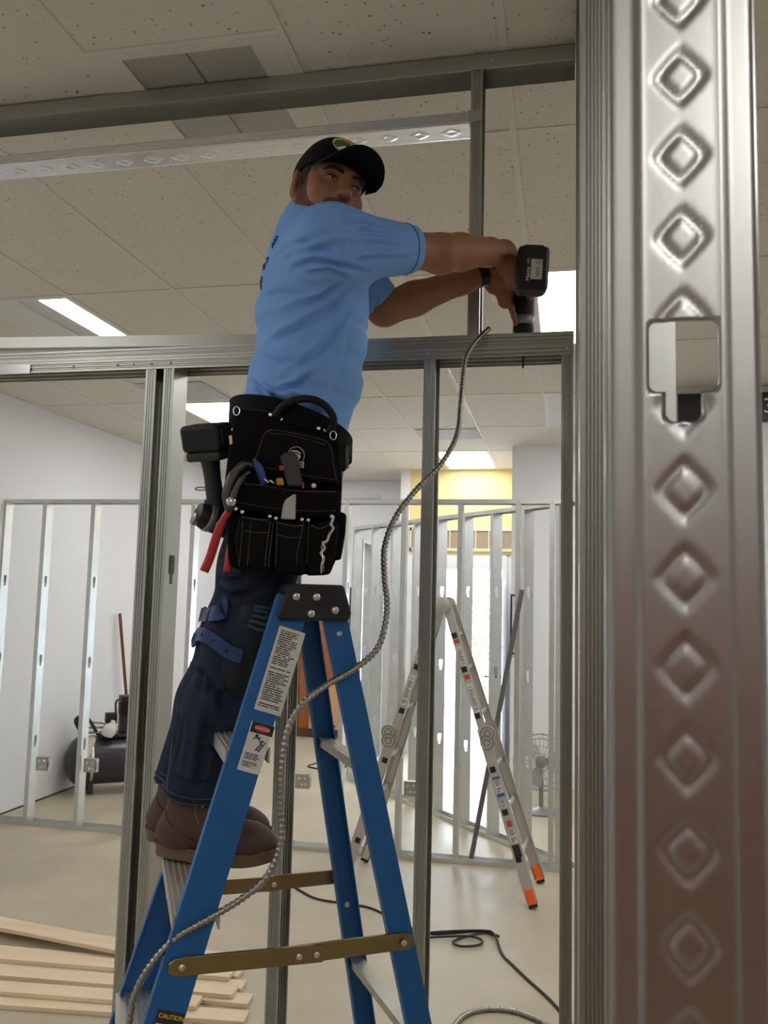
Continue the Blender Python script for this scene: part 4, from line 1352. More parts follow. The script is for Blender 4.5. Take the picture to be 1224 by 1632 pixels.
# ------------------------------------------------------------------ implicit surfaces for the figure
class Field:
    """blended solid on a regular grid, meshed with surface nets"""

    def __init__(self, lo, hi, h):
        self.h = h
        self.lo = np.array(lo, float)
        self.n = np.ceil((np.array(hi, float) - self.lo) / h).astype(int) + 1
        self.a = np.full(self.n, 0.08, np.float32)

    def sub(self, lo, hi):
        i0 = np.clip(np.floor((np.array(lo) - self.lo) / self.h).astype(int), 0, self.n)
        i1 = np.clip(np.ceil((np.array(hi) - self.lo) / self.h).astype(int) + 1, 0, self.n)
        sl_ = tuple(slice(a, b) for a, b in zip(i0, i1))
        ax = [self.lo[k] + self.h * np.arange(i0[k], i1[k]) for k in range(3)]
        return sl_, ax[0][:, None, None], ax[1][None, :, None], ax[2][None, None, :]

    def put(self, fn, lo, hi, k=0.0, op='add', m=0.045):
        lo, hi = np.minimum(lo, hi) - m, np.maximum(lo, hi) + m
        s, x, y, z = self.sub(lo, hi)
        if 0 in self.a[s].shape:
            return
        d = fn(x, y, z).astype(np.float32)
        a = self.a[s]
        if op == 'add':
            if k > 0:
                hh = np.maximum(k - np.abs(a - d), 0) / k
                self.a[s] = np.minimum(a, d) - hh * hh * k * 0.25
            else:
                self.a[s] = np.minimum(a, d)
        else:
            d = -d
            if k > 0:
                hh = np.maximum(k - np.abs(a - d), 0) / k
                self.a[s] = np.maximum(a, d) + hh * hh * k * 0.25
            else:
                self.a[s] = np.maximum(a, d)

    def cone(self, a, b, ra, rb, k=0.0, op='add'):
        a, b = np.array(a, float), np.array(b, float)
        ba = b - a
        L2 = ba @ ba + 1e-12

        def fn(x, y, z):
            t = np.clip(((x - a[0]) * ba[0] + (y - a[1]) * ba[1] + (z - a[2]) * ba[2]) / L2, 0, 1)
            return np.sqrt((x - a[0] - t * ba[0]) ** 2 + (y - a[1] - t * ba[1]) ** 2 + (z - a[2] - t * ba[2]) ** 2) - (ra + (rb - ra) * t)
        r = max(ra, rb)
        self.put(fn, np.minimum(a, b) - r, np.maximum(a, b) + r, k, op)

    def chain(self, pts, rad, k=0.0):
        for i in range(len(pts) - 1):
            self.cone(pts[i], pts[i + 1], rad[i], rad[i + 1], k)

    def ell(self, c, A, r, k=0.0, op='add'):
        """ellipsoid: rows of A are its axes, r the three radii"""
        c, A, r = np.array(c, float), np.array(A, float), np.array(r, float)

        def fn(x, y, z):
            q = [(x - c[0]) * A[i][0] + (y - c[1]) * A[i][1] + (z - c[2]) * A[i][2] for i in range(3)]
            k0 = np.sqrt(sum((q[i] / r[i]) ** 2 for i in range(3)))
            k1 = np.sqrt(sum((q[i] / r[i] ** 2) ** 2 for i in range(3))) + 1e-9
            return k0 * (k0 - 1) / k1
        R = max(r)
        self.put(fn, c - R, c + R, k, op)

    def tube(self, C_, ru, rv, u, v, k=0.0, op='add', pw=2.0):
        """chain of centres with elliptic sections: radii ru along u, rv along v"""
        C_ = [np.array(c, float) for c in C_]
        u, v = np.array(u, float), np.array(v, float)
        for i in range(len(C_) - 1):
            a, b = C_[i], C_[i + 1]
            ba = b - a
            L2 = ba @ ba

            def fn(x, y, z, a=a, ba=ba, L2=L2, i=i):
                tr = ((x - a[0]) * ba[0] + (y - a[1]) * ba[1] + (z - a[2]) * ba[2]) / L2
                e0, e1 = (-0.35 if i > 0 else 0.0), (1.35 if i < len(C_) - 2 else 1.0)
                t = np.clip(tr, e0, e1)
                qx, qy, qz = x - a[0] - t * ba[0], y - a[1] - t * ba[1], z - a[2] - t * ba[2]
                tc_ = np.clip(t, 0, 1)
                U = ru[i] + (ru[i + 1] - ru[i]) * tc_
                V = rv[i] + (rv[i + 1] - rv[i]) * tc_
                pu = (qx * u[0] + qy * u[1] + qz * u[2])
                pv = (qx * v[0] + qy * v[1] + qz * v[2])
                al = (tr - t) * math.sqrt(L2)
                rho = (np.abs(pu / U) ** pw + np.abs(pv / V) ** pw) ** (1 / pw)
                d = (rho - 1) * np.minimum(U, V)
                return np.where(np.abs(al) > 1e-9, np.sqrt(np.maximum(d, 0) ** 2 + al ** 2) + np.minimum(np.maximum(d, -0.02), 0) * 0.0, d)
            R = max(ru[i], ru[i + 1], rv[i], rv[i + 1])
            self.put(fn, np.minimum(a, b) - R, np.maximum(a, b) + R, k, op)

    def half(self, p, n):
        """keep only the side of the plane through p that n points away from"""
        p, n = np.array(p, float), unit(n)
        s, x, y, z = self.sub(self.lo - 1, self.lo + 100)
        d = ((x - p[0]) * n[0] + (y - p[1]) * n[1] + (z - p[2]) * n[2]).astype(np.float32)
        self.a = np.maximum(self.a, d)

    def mesh(self):
        a = self.a
        a[0], a[-1], a[:, 0], a[:, -1], a[:, :, 0], a[:, :, -1] = (0.05,) * 6
        s = a < 0
        nx, ny, nz = (np.array(a.shape) - 1)
        cnt = np.zeros((nx, ny, nz), np.int8)
        for i in (0, 1):
            for j in (0, 1):
                for k in (0, 1):
                    cnt += s[i:nx + i, j:ny + j, k:nz + k]
        cells = np.argwhere((cnt > 0) & (cnt < 8))
        idx = np.full((nx, ny, nz), -1, np.int64)
        idx[tuple(cells.T)] = np.arange(len(cells))
        acc = np.zeros((len(cells), 3))
        num = np.zeros(len(cells))
        corners = [(0, 0, 0), (1, 0, 0), (0, 1, 0), (1, 1, 0), (0, 0, 1), (1, 0, 1), (0, 1, 1), (1, 1, 1)]
        for p in range(8):
            for q in range(p + 1, 8):
                A, B = np.array(corners[p]), np.array(corners[q])
                if np.abs(A - B).sum() != 1:
                    continue
                va = a[tuple((cells + A).T)]
                vb = a[tuple((cells + B).T)]
                m = (va < 0) != (vb < 0)
                t = va / (va - vb + 1e-20)
                acc[m] += (A + (B - A) * t[:, None])[m]
                num[m] += 1
        V = self.lo + self.h * (cells + acc / num[:, None])
        F = []
        for axk in range(3):
            o1, o2 = [(1, 2), (2, 0), (0, 1)][axk]
            s0 = [slice(0, -1)] * 3
            s1 = [slice(0, -1)] * 3
            s1[axk] = slice(1, None)
            s0[axk] = slice(0, -1)
            A_, B_ = s[tuple(s0)], s[tuple(s1)]
            e = np.argwhere(A_ != B_)
            e = e[(e[:, o1] > 0) & (e[:, o2] > 0)]
            inside = A_[tuple(e.T)]
            d1, d2 = np.zeros(3, int), np.zeros(3, int)
            d1[o1], d2[o2] = 1, 1
            q = np.stack([idx[tuple((e - d1 - d2).T)], idx[tuple((e - d2).T)], idx[tuple(e.T)], idx[tuple((e - d1).T)]], 1)
            q[~inside] = q[~inside][:, ::-1]
            F.append(q)
        F = np.concatenate(F)
        return V, F


def smooth_mesh(V, F, n=2, lam=0.5):
    e = np.concatenate([F[:, [0, 1]], F[:, [1, 2]], F[:, [2, 3]], F[:, [3, 0]]])
    for _ in range(n):
        acc = np.zeros_like(V)
        num = np.zeros(len(V))
        for i, j in ((0, 1), (1, 0)):
            np.add.at(acc, e[:, i], V[e[:, j]])
            np.add.at(num, e[:, i], 1)
        V = V + lam * (acc / np.maximum(num, 1)[:, None] - V)
    return V


def normals(V, F):
    n = np.cross(V[F[:, 2]] - V[F[:, 0]], V[F[:, 3]] - V[F[:, 1]])
    N = np.zeros_like(V)
    for k in range(4):
        np.add.at(N, F[:, k], n)
    return N / (np.linalg.norm(N, axis=1)[:, None] + 1e-12)


def project(V):
    q = V - EYE
    zc = q @ FW
    return np.stack([612 + FPX * (q @ RT) / zc, 816 - FPX * (q @ UP) / zc], 1), zc


def pin(V, N, px, py):
    """the point of the surface that faces the camera at that place"""
    P, zc = project(V)
    front = (N * (EYE - V)).sum(1) > 0
    d = np.hypot(P[:, 0] - px, P[:, 1] - py) + np.where(front, 0, 1000)
    near = d < d.min() + 3
    i = np.where(near)[0]
    return V[i[np.argmin(zc[i])]]


def folds(V, F, lines, rounds=1):
    """press creases into cloth: lines = [(points in the photograph, depth, width)]; valley below, ridge above"""
    N = normals(V, F)
    D = np.zeros(len(V))
    for pts, A, w in lines:
        Q = [pin(V, N, *p) for p in pts]
        best = np.full(len(V), 9.0)
        side = np.zeros(len(V))
        tap = np.zeros(len(V))
        m = len(Q) - 1
        for i in range(m):
            a, b = Q[i], Q[i + 1]
            ba = b - a
            t = np.clip(((V - a) @ ba) / (ba @ ba + 1e-9), 0, 1)
            r = V - a - t[:, None] * ba
            d = np.linalg.norm(r, axis=1)
            up = np.cross(ba, FW)
            up = up / (np.linalg.norm(up) + 1e-9)
            if up @ UP < 0:
                up = -up
            u = d < best
            best[u] = d[u]
            side[u] = (r @ up)[u]
            tap[u] = ((i + t) / m)[u]
        env = np.clip(np.minimum(tap, 1 - tap) * 5, 0.25, 1)
        D += A * env * (side / w * np.exp(-(best / w) ** 2) * 1.9 - 0.35 * np.exp(-(best / (w * 0.6)) ** 2))
    return V + N * D[:, None]


def ob_from(V, F, name, m, parent, extra=None):
    mb = bpy.data.meshes.new(name)
    o0 = org(parent)
    mb.from_pydata((V - o0).tolist(), [], F.tolist())
    mb.update()
    ob = bpy.data.objects.new(name, mb)
    C.objects.link(ob)
    mb.materials.append(MATS[m])
    for p in mb.polygons:
        p.use_smooth = True
    ob.parent = parent
    ORG[ob.name] = o0
    return ob


# ------------------------------------------------------------------ the man
mat('skin', (0.36, 0.165, 0.085), 0.58, noise=(14, 0.35, (0.30, 0.125, 0.06)), bump=(120, 0.25, 0.0015))
MATS['skin'].node_tree.nodes['Principled BSDF'].inputs['Subsurface Weight'].default_value = 0.06
MATS['skin'].node_tree.nodes['Principled BSDF'].inputs['Subsurface Radius'].default_value = (0.01, 0.004, 0.002)
mat('shirt_blue', (0.20, 0.41, 0.84), 0.85, noise=(60, 0.4, (0.185, 0.385, 0.80)), bump=(900, 0.15, 0.0006))
mat('denim', (0.011, 0.0175, 0.036), 0.85, spec=0.2, noise=((30, 30, 9), 0.25, (0.024, 0.035, 0.062)), bump=(500, 0.3, 0.001))
mat('denim_stitch', (0.06, 0.09, 0.15), 0.85, bump=(200, 0.5, 0.002))
mat('hair_dark', (0.014, 0.009, 0.007), 0.7, bump=(500, 0.6, 0.002))
mat('stubble', (0.045, 0.024, 0.016), 0.75, noise=(260, 0.16, (0.20, 0.09, 0.05)), bump=(600, 0.4, 0.001))
mat('cap_navy', (0.0035, 0.004, 0.008), 0.8, spec=0.2, bump=(900, 0.3, 0.0008))
mat('eye_white', (0.34, 0.29, 0.25), 0.3)
mat('iris_dark', (0.010, 0.006, 0.004), 0.15)
mat('lip', (0.26, 0.09, 0.06), 0.45)
mat('boot_leather', (0.060, 0.030, 0.019), 0.7, noise=(18, 0.3, (0.085, 0.045, 0.030)), bump=(80, 0.3, 0.002))
mat('boot_sole', (0.17, 0.115, 0.07), 0.7, noise=(30, 0.3, (0.13, 0.085, 0.05)), bump=((200, 200, 60), 0.3, 0.001))
mat('boot_seam', (0.028, 0.015, 0.010), 0.8)
mat('lace', (0.20, 0.10, 0.05), 0.7)
mat('pad_dark', (0.012, 0.017, 0.023), 0.7, spec=0.3, bump=(120, 0.4, 0.002))
mat('pad_teal', (0.028, 0.055, 0.075), 0.6, bump=(120, 0.3, 0.002))
mat('strap_blue', (0.008, 0.036, 0.15), 0.45)
mat('watch_black', (0.008, 0.008, 0.009), 0.35)

man = thing('person', at(330, 1370, 1.95), 'man in pale blue shirt, navy cap and jeans drilling from the blue ladder', 'person')
BA = math.radians(16)
BF = math.cos(BA) * rt0 + math.sin(BA) * FH_          # the way his body faces
BS = math.sin(BA) * rt0 - math.cos(BA) * FH_          # towards his right side

# --- head frame
HC = at(521, 311, 2.02)
hy, hp_, hr = math.radians(30), math.radians(9), math.radians(9)
hf = math.cos(hy) * -FH_ + math.sin(hy) * rt0
HX = math.cos(hy) * rt0 + math.sin(hy) * FH_          # his left, to the right in the photograph
HF = math.cos(hp_) * hf - math.sin(hp_) * Z_
HZv = math.cos(hp_) * Z_ + math.sin(hp_) * hf
HX, HZv = math.cos(hr) * HX - math.sin(hr) * HZv, math.cos(hr) * HZv + math.sin(hr) * HX
HA = np.array([HX, HF, HZv])


def hd_(x, y, z):
    return HC + HX * x + HF * y + HZv * z


def head_field(h, grow=0.0, ears=True):
    f = Field(HC - 0.19, HC + 0.19, h)
    g = grow
    f.ell(hd_(0, -0.012, 0.035), HA, (0.074 + g, 0.096 + g, 0.088 + g))
    f.ell(hd_(0, 0.018, -0.020), HA, (0.064 + g, 0.075 + g, 0.088 + g), 0.03)
    f.cone(hd_(0.050, 0.0, -0.052), hd_(0.018, 0.068, -0.090), 0.022 + g, 0.022 + g, 0.02)
    f.cone(hd_(-0.050, 0.0, -0.052), hd_(-0.018, 0.068, -0.090), 0.022 + g, 0.022 + g, 0.02)
    f.ell(hd_(0, 0.070, -0.090), HA, (0.028 + g, 0.024 + g, 0.024 + g), 0.02)
    f.ell(hd_(0, 0.078, -0.055), HA, (0.034 + g, 0.022 + g, 0.026 + g), 0.02)
    for s in (-1, 1):
        f.ell(hd_(s * 0.044, 0.062, -0.022), HA, (0.022 + g, 0.020 + g, 0.019 + g), 0.025)
        f.cone(hd_(s * 0.008, 0.088, 0.030), hd_(s * 0.046, 0.070, 0.030), 0.011 + g, 0.010 + g, 0.012)
        f.ell(hd_(s * 0.031, 0.096, 0.008), HA, (0.019 - g, 0.016, 0.0125 - g), 0.012, 'sub')
        f.ell(hd_(s * 0.0315, 0.0745, 0.008), HA, (0.0160 + g, 0.0140 + g, 0.0130 + g), 0.004)
        # smile crease beside the nose
        f.cone(hd_(s * 0.019, 0.104, -0.024), hd_(s * 0.036, 0.090, -0.055), 0.0030, 0.0030, 0.006, 'sub')
    f.cone(hd_(0, 0.087, 0.024), hd_(0, 0.108, -0.020), 0.0085 + g, 0.0125 + g, 0.012)
    f.ell(hd_(0, 0.113, -0.022), HA, (0.0125 + g, 0.0110 + g, 0.0105 + g), 0.008)
    for s in (-1, 1):
        f.ell(hd_(s * 0.0125, 0.100, -0.025), HA, (0.0085 + g, 0.0110 + g, 0.0085 + g), 0.006)
        f.ell(hd_(s * 0.0065, 0.106, -0.034), HA, (0.0038, 0.006, 0.004), 0.003, 'sub')
    f.ell(hd_(0, 0.094, -0.0535), HA, (0.025 + g, 0.0085 + g, 0.0060 + g), 0.005)
    f.ell(hd_(0, 0.092, -0.0665), HA, (0.022 + g, 0.0085 + g, 0.0070 + g), 0.005)
    f.ell(hd_(0, 0.102, -0.0595), HA, (0.024, 0.006, 0.0012), 0.003, 'sub')
    if ears:
        for s in (-1, 1):
            EA = np.array([unit(HX * 0.9 * s - HF * 0.45), unit(HF * 0.9 + HX * 0.45 * s), HZv])
            f.ell(hd_(s * 0.079, -0.012, -0.002), EA, (0.0095, 0.021, 0.034), 0.005)
            f.ell(hd_(s * 0.075, -0.006, -0.026), EA, (0.008, 0.010, 0.012), 0.008)
            f.ell(hd_(s * 0.090, -0.007, 0.003), EA, (0.0085, 0.0115, 0.022), 0.003, 'sub')
            f.ell(hd_(s * 0.083, 0.000, 0.000), EA, (0.005, 0.006, 0.008), 0.005)
    return f


NECK0 = at(500, 352, 2.03)
hfld = head_field(0.0024)
hfld.cone(hd_(0, -0.025, -0.05), NECK0, 0.058, 0.062, 0.02)
Vh, Fh = hfld.mesh()
Vh = smooth_mesh(Vh, Fh, 1, 0.4)

# --- arms and hands, one skin with the upper chest
RS, RE, RW = at(527, 394, 1.885), at(703, 402, 2.06), at(803, 402, 2.235)
LS, LE, LW = at(548, 424, 2.215), at(612, 494, 2.255), at(778, 433, 2.315)
DRILL_P = on(834, 527, 1, 2.34)                    # where the bit enters the header
DRX = np.array([DRILL_P[0], DRILL_P[1], HZ + 0.003])
batt_c = at(848, 432, 2.185)
af = Field(np.minimum(np.minimum(RS, LS), np.minimum(LE, RW)) - (0.16, 0.24, 0.22), np.maximum(np.maximum(RS, LS), np.maximum(RW, LW)) + (0.22, 0.12, 0.16), 0.0036)
af.tube([at(500, 400, 2.05), at(503, 470, 2.06), at(500, 560, 2.06)], (0.09, 0.105, 0.10), (0.15, 0.145, 0.13), BF, BS)
af.cone(NECK0, at(500, 400, 2.05), 0.06, 0.09, 0.04)
af.cone(at(500, 392, 2.05), RS, 0.075, 0.066, 0.03)
af.cone(at(500, 400, 2.06), LS, 0.075, 0.066, 0.03)


def arm(S, E, W):
    af.cone(S, S + (E - S) * 0.45, 0.060, 0.050, 0.02)
    af.cone(S + (E - S) * 0.45, E, 0.050, 0.042, 0.02)
    af.cone(E, E + (W - E) * 0.28, 0.043, 0.0445, 0.02)
    af.cone(E + (W - E) * 0.28, E + (W - E) * 0.75, 0.0445, 0.034, 0.02)
    af.cone(E + (W - E) * 0.75, W, 0.034, 0.0275, 0.02)


arm(RS, RE, RW)
arm(LS, LE, LW)
# muscle belly and elbow point
af.ell(RE + unit(RE - RS) * 0.0 - Z_ * 0.018, np.eye(3), (0.035, 0.035, 0.030), 0.03)


def finger(pts, r0, r1):
    n = len(pts)
    for i in range(n - 1):
        a, b = r0 + (r1 - r0) * i / (n - 1), r0 + (r1 - r0) * (i + 1) / (n - 1)
        af.cone(pts[i], pts[i + 1], a, b, 0.004)


# right hand: palm laid over the handle, fingers closed round it on the far side, thumb along the near side
toCam = -FW
GA = unit(DRX + Z_ * 0.145 - batt_c)                # handle axis, battery -> motor body
grip = batt_c + GA * 0.095
gup = unit(UP - GA * (UP @ GA))
grt = np.cross(gup, GA)
if grt @ RT < 0:
    grt = -grt
pc_ = grip - grt * 0.030 + gup * 0.012
af.cone(RW, pc_ + (RW - pc_) * 0.45, 0.029, 0.032, 0.02)
af.cone(pc_ - GA * 0.026 - gup * 0.004, pc_ + GA * 0.030 + gup * 0.004, 0.026, 0.025, 0.02)
af.cone(pc_ + (RW - pc_) * 0.5, pc_ + gup * 0.010, 0.031, 0.028, 0.02)
hr_ = 0.030
for k, (o, L_) in enumerate(((-0.034, 0.88), (-0.012, 0.97), (0.011, 1.0), (0.034, 0.95))):
    c = grip + GA * o
    pts = []
    for t, rr in ((150, 1.18), (100, 1.12), (45, 1.0), (-15, 0.98), (-70 * L_, 1.0)):
        t = math.radians(t)
        pts.append(c + (grt * math.cos(t) + gup * math.sin(t)) * hr_ * rr)
    finger(pts, 0.0100, 0.0078)
c = grip - GA * 0.03
finger([pc_ - GA * 0.02 - gup * 0.012, c - grt * 0.030 - gup * 0.022, c - grt * 0.008 - gup * 0.034, c + grt * 0.014 - gup * 0.032], 0.0125, 0.0085)
# left hand: heel against the motor body, first finger straight down it, the others wrapped behind
body_c = DRX + Z_ * 0.155
hl = unit(body_c - LW)
lp = body_c - RT * 0.052 - FW * 0.012 - Z_ * 0.0
af.cone(LW, LW + (lp - LW) * 0.5, 0.0275, 0.031, 0.02)
af.cone(LW + (lp - LW) * 0.5, lp + Z_ * 0.012, 0.031, 0.027, 0.02)
af.cone(lp + Z_ * 0.024, lp - Z_ * 0.026, 0.023, 0.021, 0.02)
finger([lp - Z_ * 0.022 + RT * 0.002, lp - Z_ * 0.045 + RT * 0.014 - FW * 0.012, lp - Z_ * 0.072 + RT * 0.022 - FW * 0.014, lp - Z_ * 0.092 + RT * 0.028 - FW * 0.012], 0.0105, 0.0078)
for k in range(3):
    zz = 0.026 - 0.020 * k
    c = body_c + Z_ * zz
    finger([lp + Z_ * zz, c + (-RT * math.cos(0.5) + FW * math.sin(0.5)) * 0.042, c + (-RT * math.cos(1.1) + FW * math.sin(1.1)) * 0.042, c + (-RT * math.cos(1.8) + FW * math.sin(1.8)) * 0.042, c + (-RT * math.cos(2.4) + FW * math.sin(2.4)) * 0.043], 0.0100, 0.0078)
finger([lp + Z_ * 0.015 - FW * 0.015, lp + Z_ * 0.034 + RT * 0.018 - FW * 0.026, lp + Z_ * 0.040 + RT * 0.044 - FW * 0.026], 0.0125, 0.0090)
Va, Fa = af.mesh()
Va = smooth_mesh(Va, Fa, 2, 0.45)
Va2 = smooth_mesh(Va, Fa, 34, 0.5)
wt = np.clip(np.minimum(np.linalg.norm(Va - batt_c, axis=1), np.linalg.norm(Va - body_c, axis=1)) / 0.04 - 3.2, 0, 1)
Va = Va + (Va2 - Va) * wt[:, None]
body = ob_from(np.concatenate([Va, Vh]), np.concatenate([Fa, Fh + len(Va)]), 'body', 'skin', man)

# eyes, brows, stubble, hair
for s in (-1, 1):
    c = hd_(s * 0.0315, 0.0836, 0.0070)
    ea_, eb_, ec_ = unit(HX - HF * 0.30 * s), unit(HF + HX * 0.30 * s), HZv
    ev, ef = [], []
    for i in range(9):
        th = math.pi * i / 8
        for j in range(16):
            ph = 2 * math.pi * j / 16
            ev.append(c + ea_ * 0.0118 * math.sin(th) * math.cos(ph) + ec_ * 0.0040 * math.sin(th) * math.sin(ph) * (1 - 0.25 * abs(math.cos(ph))) + eb_ * 0.0068 * math.cos(th))
    for i in range(8):
        for j in range(16):
            ef.append((i * 16 + j, i * 16 + (j + 1) % 16, (i + 1) * 16 + (j + 1) % 16, (i + 1) * 16 + j))
    e = MB().add(ev, ef).build('eye', 'eye_white', body, smooth='all')
    ic = c + ea_ * 0.0015 + eb_ * 0.0010
    iv = []
    for i in range(7):
        th = math.pi / 2 * i / 6
        for j in range(16):
            ph = 2 * math.pi * j / 16
            iv.append(ic + ea_ * 0.0046 * math.sin(th) * math.cos(ph) + ec_ * 0.0038 * math.sin(th) * math.sin(ph) + eb_ * 0.0066 * math.cos(th))
    MB().add(iv, [(i * 16 + j, i * 16 + (j + 1) % 16, (i + 1) * 16 + (j + 1) % 16, (i + 1) * 16 + j) for i in range(6) for j in range(16)]).build('iris', 'iris_dark', e, smooth='all')
    MB().tube(catmull([c - ea_ * 0.0120 + eb_ * 0.002 + ec_ * 0.0002, c - ea_ * 0.006 + eb_ * 0.0054 + ec_ * 0.0036, c + ea_ * 0.004 + eb_ * 0.0058 + ec_ * 0.0040, c + ea_ * 0.0122 + eb_ * 0.002 + ec_ * 0.0004], 5), 0.0013, 6).build('eyelashes', 'hair_dark', e, smooth='all')
    MB().tube(catmull([hd_(s * 0.011, 0.0985, 0.0235), hd_(s * 0.026, 0.0955, 0.0275), hd_(s * 0.040, 0.0865, 0.0275), hd_(s * 0.053, 0.073, 0.021)], 5), [0.0030, 0.0036, 0.0040, 0.0042, 0.0042, 0.0042, 0.0042, 0.0042, 0.0042, 0.0040, 0.0038, 0.0034, 0.0028, 0.0024, 0.0020, 0.0012], 8).build('eyebrow', 'hair_dark', body, smooth='all')


def shell(name, m, prims, grow, h=0.0026, cut=None):
    f = head_field(h, 0.0, ears=False)
    f.cone(hd_(0, -0.025, -0.05), NECK0, 0.058, 0.062, 0.02)
    f.a -= grow
    g = Field(HC - 0.19, HC + 0.19, h)
    for p in prims:
        g.cone(*p)
    f.a = np.maximum(f.a, g.a)
    for c in (cut or []):
        f.cone(*c, op='sub')
    V, F = f.mesh()
    return ob_from(smooth_mesh(V, F, 1, 0.4), F, name, m, body)


bd_ = []
for s in (-1, 1):
    bd_ += [(hd_(s * 0.070, 0.022, 0.010), hd_(s * 0.068, 0.020, -0.030), 0.012, 0.018), (hd_(s * 0.068, 0.020, -0.030), hd_(s * 0.056, 0.030, -0.068), 0.018, 0.026),
            (hd_(s * 0.056, 0.030, -0.068), hd_(s * 0.026, 0.075, -0.094), 0.026, 0.026), (hd_(s * 0.030, 0.088, -0.050), hd_(s * 0.030, 0.080, -0.080), 0.010, 0.018),
            (hd_(0, 0.104, -0.042), hd_(s * 0.026, 0.094, -0.047), 0.0085, 0.0095)]
bd_ += [(hd_(0, 0.085, -0.090), hd_(0, 0.070, -0.105), 0.020, 0.030)]
shell('beard', 'stubble', bd_, 0.0012)
hh_ = []
for s in (-1, 1):
    hh_ += [(hd_(s * 0.072, 0.020, 0.045), hd_(s * 0.072, 0.018, 0.0), 0.020, 0.010), (hd_(s * 0.070, -0.02, 0.05), hd_(s * 0.060, -0.06, 0.0), 0.03, 0.03),
            (hd_(s * 0.05, -0.07, 0.02), hd_(s * 0.035, -0.07, -0.05), 0.03, 0.03)]
hh_ += [(hd_(0, -0.08, 0.03), hd_(0, -0.075, -0.06), 0.04, 0.035)]
shell('hair', 'hair_dark', hh_, 0.0030)
MB().tube(catmull([hd_(-0.022, 0.0965, -0.0600), hd_(-0.010, 0.1015, -0.0585), hd_(0.010, 0.1015, -0.0585), hd_(0.022, 0.0965, -0.0600)], 4), 0.0028, 6).build('lips', 'lip', body, smooth='all')

# cap: crown, brim, button and the round patch on its front
cf = Field(HC - 0.20, HC + 0.20, 0.0030)
CA = np.array([HX, unit(HF * 0.99 + HZv * 0.10), unit(HZv * 0.99 - HF * 0.10)])
cf.ell(hd_(0, -0.008, 0.034), CA, (0.083, 0.104, 0.088))
cf.ell(hd_(0, 0.030, 0.062), CA, (0.068, 0.062, 0.056), 0.03)
cf.half(hd_(0, 0.0, 0.026), -(HZv * 0.97 - HF * 0.22))
Vc, Fc = cf.mesh()
Vc = smooth_mesh(Vc, Fc, 1, 0.4)
cap = ob_from(Vc, Fc, 'cap', 'cap_navy', man)
cap['label'] = 'navy baseball cap with a yellow and green patch'
nb_, mb_ = 33, 12
bv = []
for lay in (0, 1):
    for i in range(nb_):
        t = -1 + 2 * i / (nb_ - 1)
        for j in range(mb_):
            q = j / (mb_ - 1)
            x = 0.078 * t
            y0 = 0.088 * math.sqrt(max(1 - (t * 0.90) ** 2, 0))
            y1 = 0.100 + 0.082 * math.sqrt(max(1 - t ** 4, 0)) * (1 - 0.12 * t * t)
            y = y0 + (max(y1, y0 + 0.002) - y0) * q
            z = 0.058 - 0.030 * t * t - 0.010 * q - (0.004 if lay else 0) + 0.016 * q * (1 - t * t)
            bv.append(hd_(x * (1 - 0.02 * q), y, z))
br_ = MB()
o_ = nb_ * mb_
fs_ = []
for i in range(nb_ - 1):
    for j in range(mb_ - 1):
        a = i * mb_ + j
        fs_.append((a, a + mb_, a + mb_ + 1, a + 1))
        fs_.append((o_ + a, o_ + a + 1, o_ + a + mb_ + 1, o_ + a + mb_))
for i in range(nb_ - 1):
    for j in (0, mb_ - 1):
        a = i * mb_ + j
        fs_.append((a, a + mb_, o_ + a + mb_, o_ + a))
for j in range(mb_ - 1):
    for i in (0, nb_ - 1):
        a = i * mb_ + j
        fs_.append((a, a + 1, o_ + a + 1, o_ + a))
br_.add(bv, fs_)
br_.build('brim', 'cap_navy', cap, smooth=True, angle=60)
MB().lathe([(0.008, 0), (0.008, 0.003), (0.005, 0.006)], hd_(0, -0.005, 0.115), HZv, 12).build('button', 'cap_navy', cap, smooth=True)
mat('patch_yellow', (0.80, 0.48, 0.02), 0.6)
mat('patch_green', (0.01, 0.16, 0.07), 0.6)
mat('patch_orange', (0.75, 0.14, 0.01), 0.6)
kc = None
Nc = normals(Vc, Fc)


def on_cap(u, v, lift=0.0012):
    """point on the cap's front panel, u sideways and v upwards from its centre (metres)"""
    tgt = hd_(u, 0.115, 0.088 + v)
    loc = (Vc - HC) @ HA.T
    d = np.hypot(loc[:, 0] - u, loc[:, 2] - (0.090 + v)) + np.where(loc[:, 1] > 0.02, 0, 1)
    i = np.argsort(d)[:6]
    w = 1 / (d[i] + 1e-4)
    p = (Vc[i] * w[:, None]).sum(0) / w.sum()
    n = unit((Nc[i] * w[:, None]).sum(0))
    return p + n * lift


def cap_patch(name, poly, m, lift, parent=cap):
    P = [on_cap(u - 0.016, v - 0.004, lift) for u, v in poly]
    c = sum(P) / len(P)
    cc = on_cap(sum(u for u, v in poly) / len(poly) - 0.016, sum(v for u, v in poly) / len(poly) - 0.004, lift)
    k = len(P)
    mb = MB()
    mb.add(P + [cc], [(i, (i + 1) % k, k) for i in range(k)])
    return mb.build(name, m, parent, smooth='all', solid=0.0008)


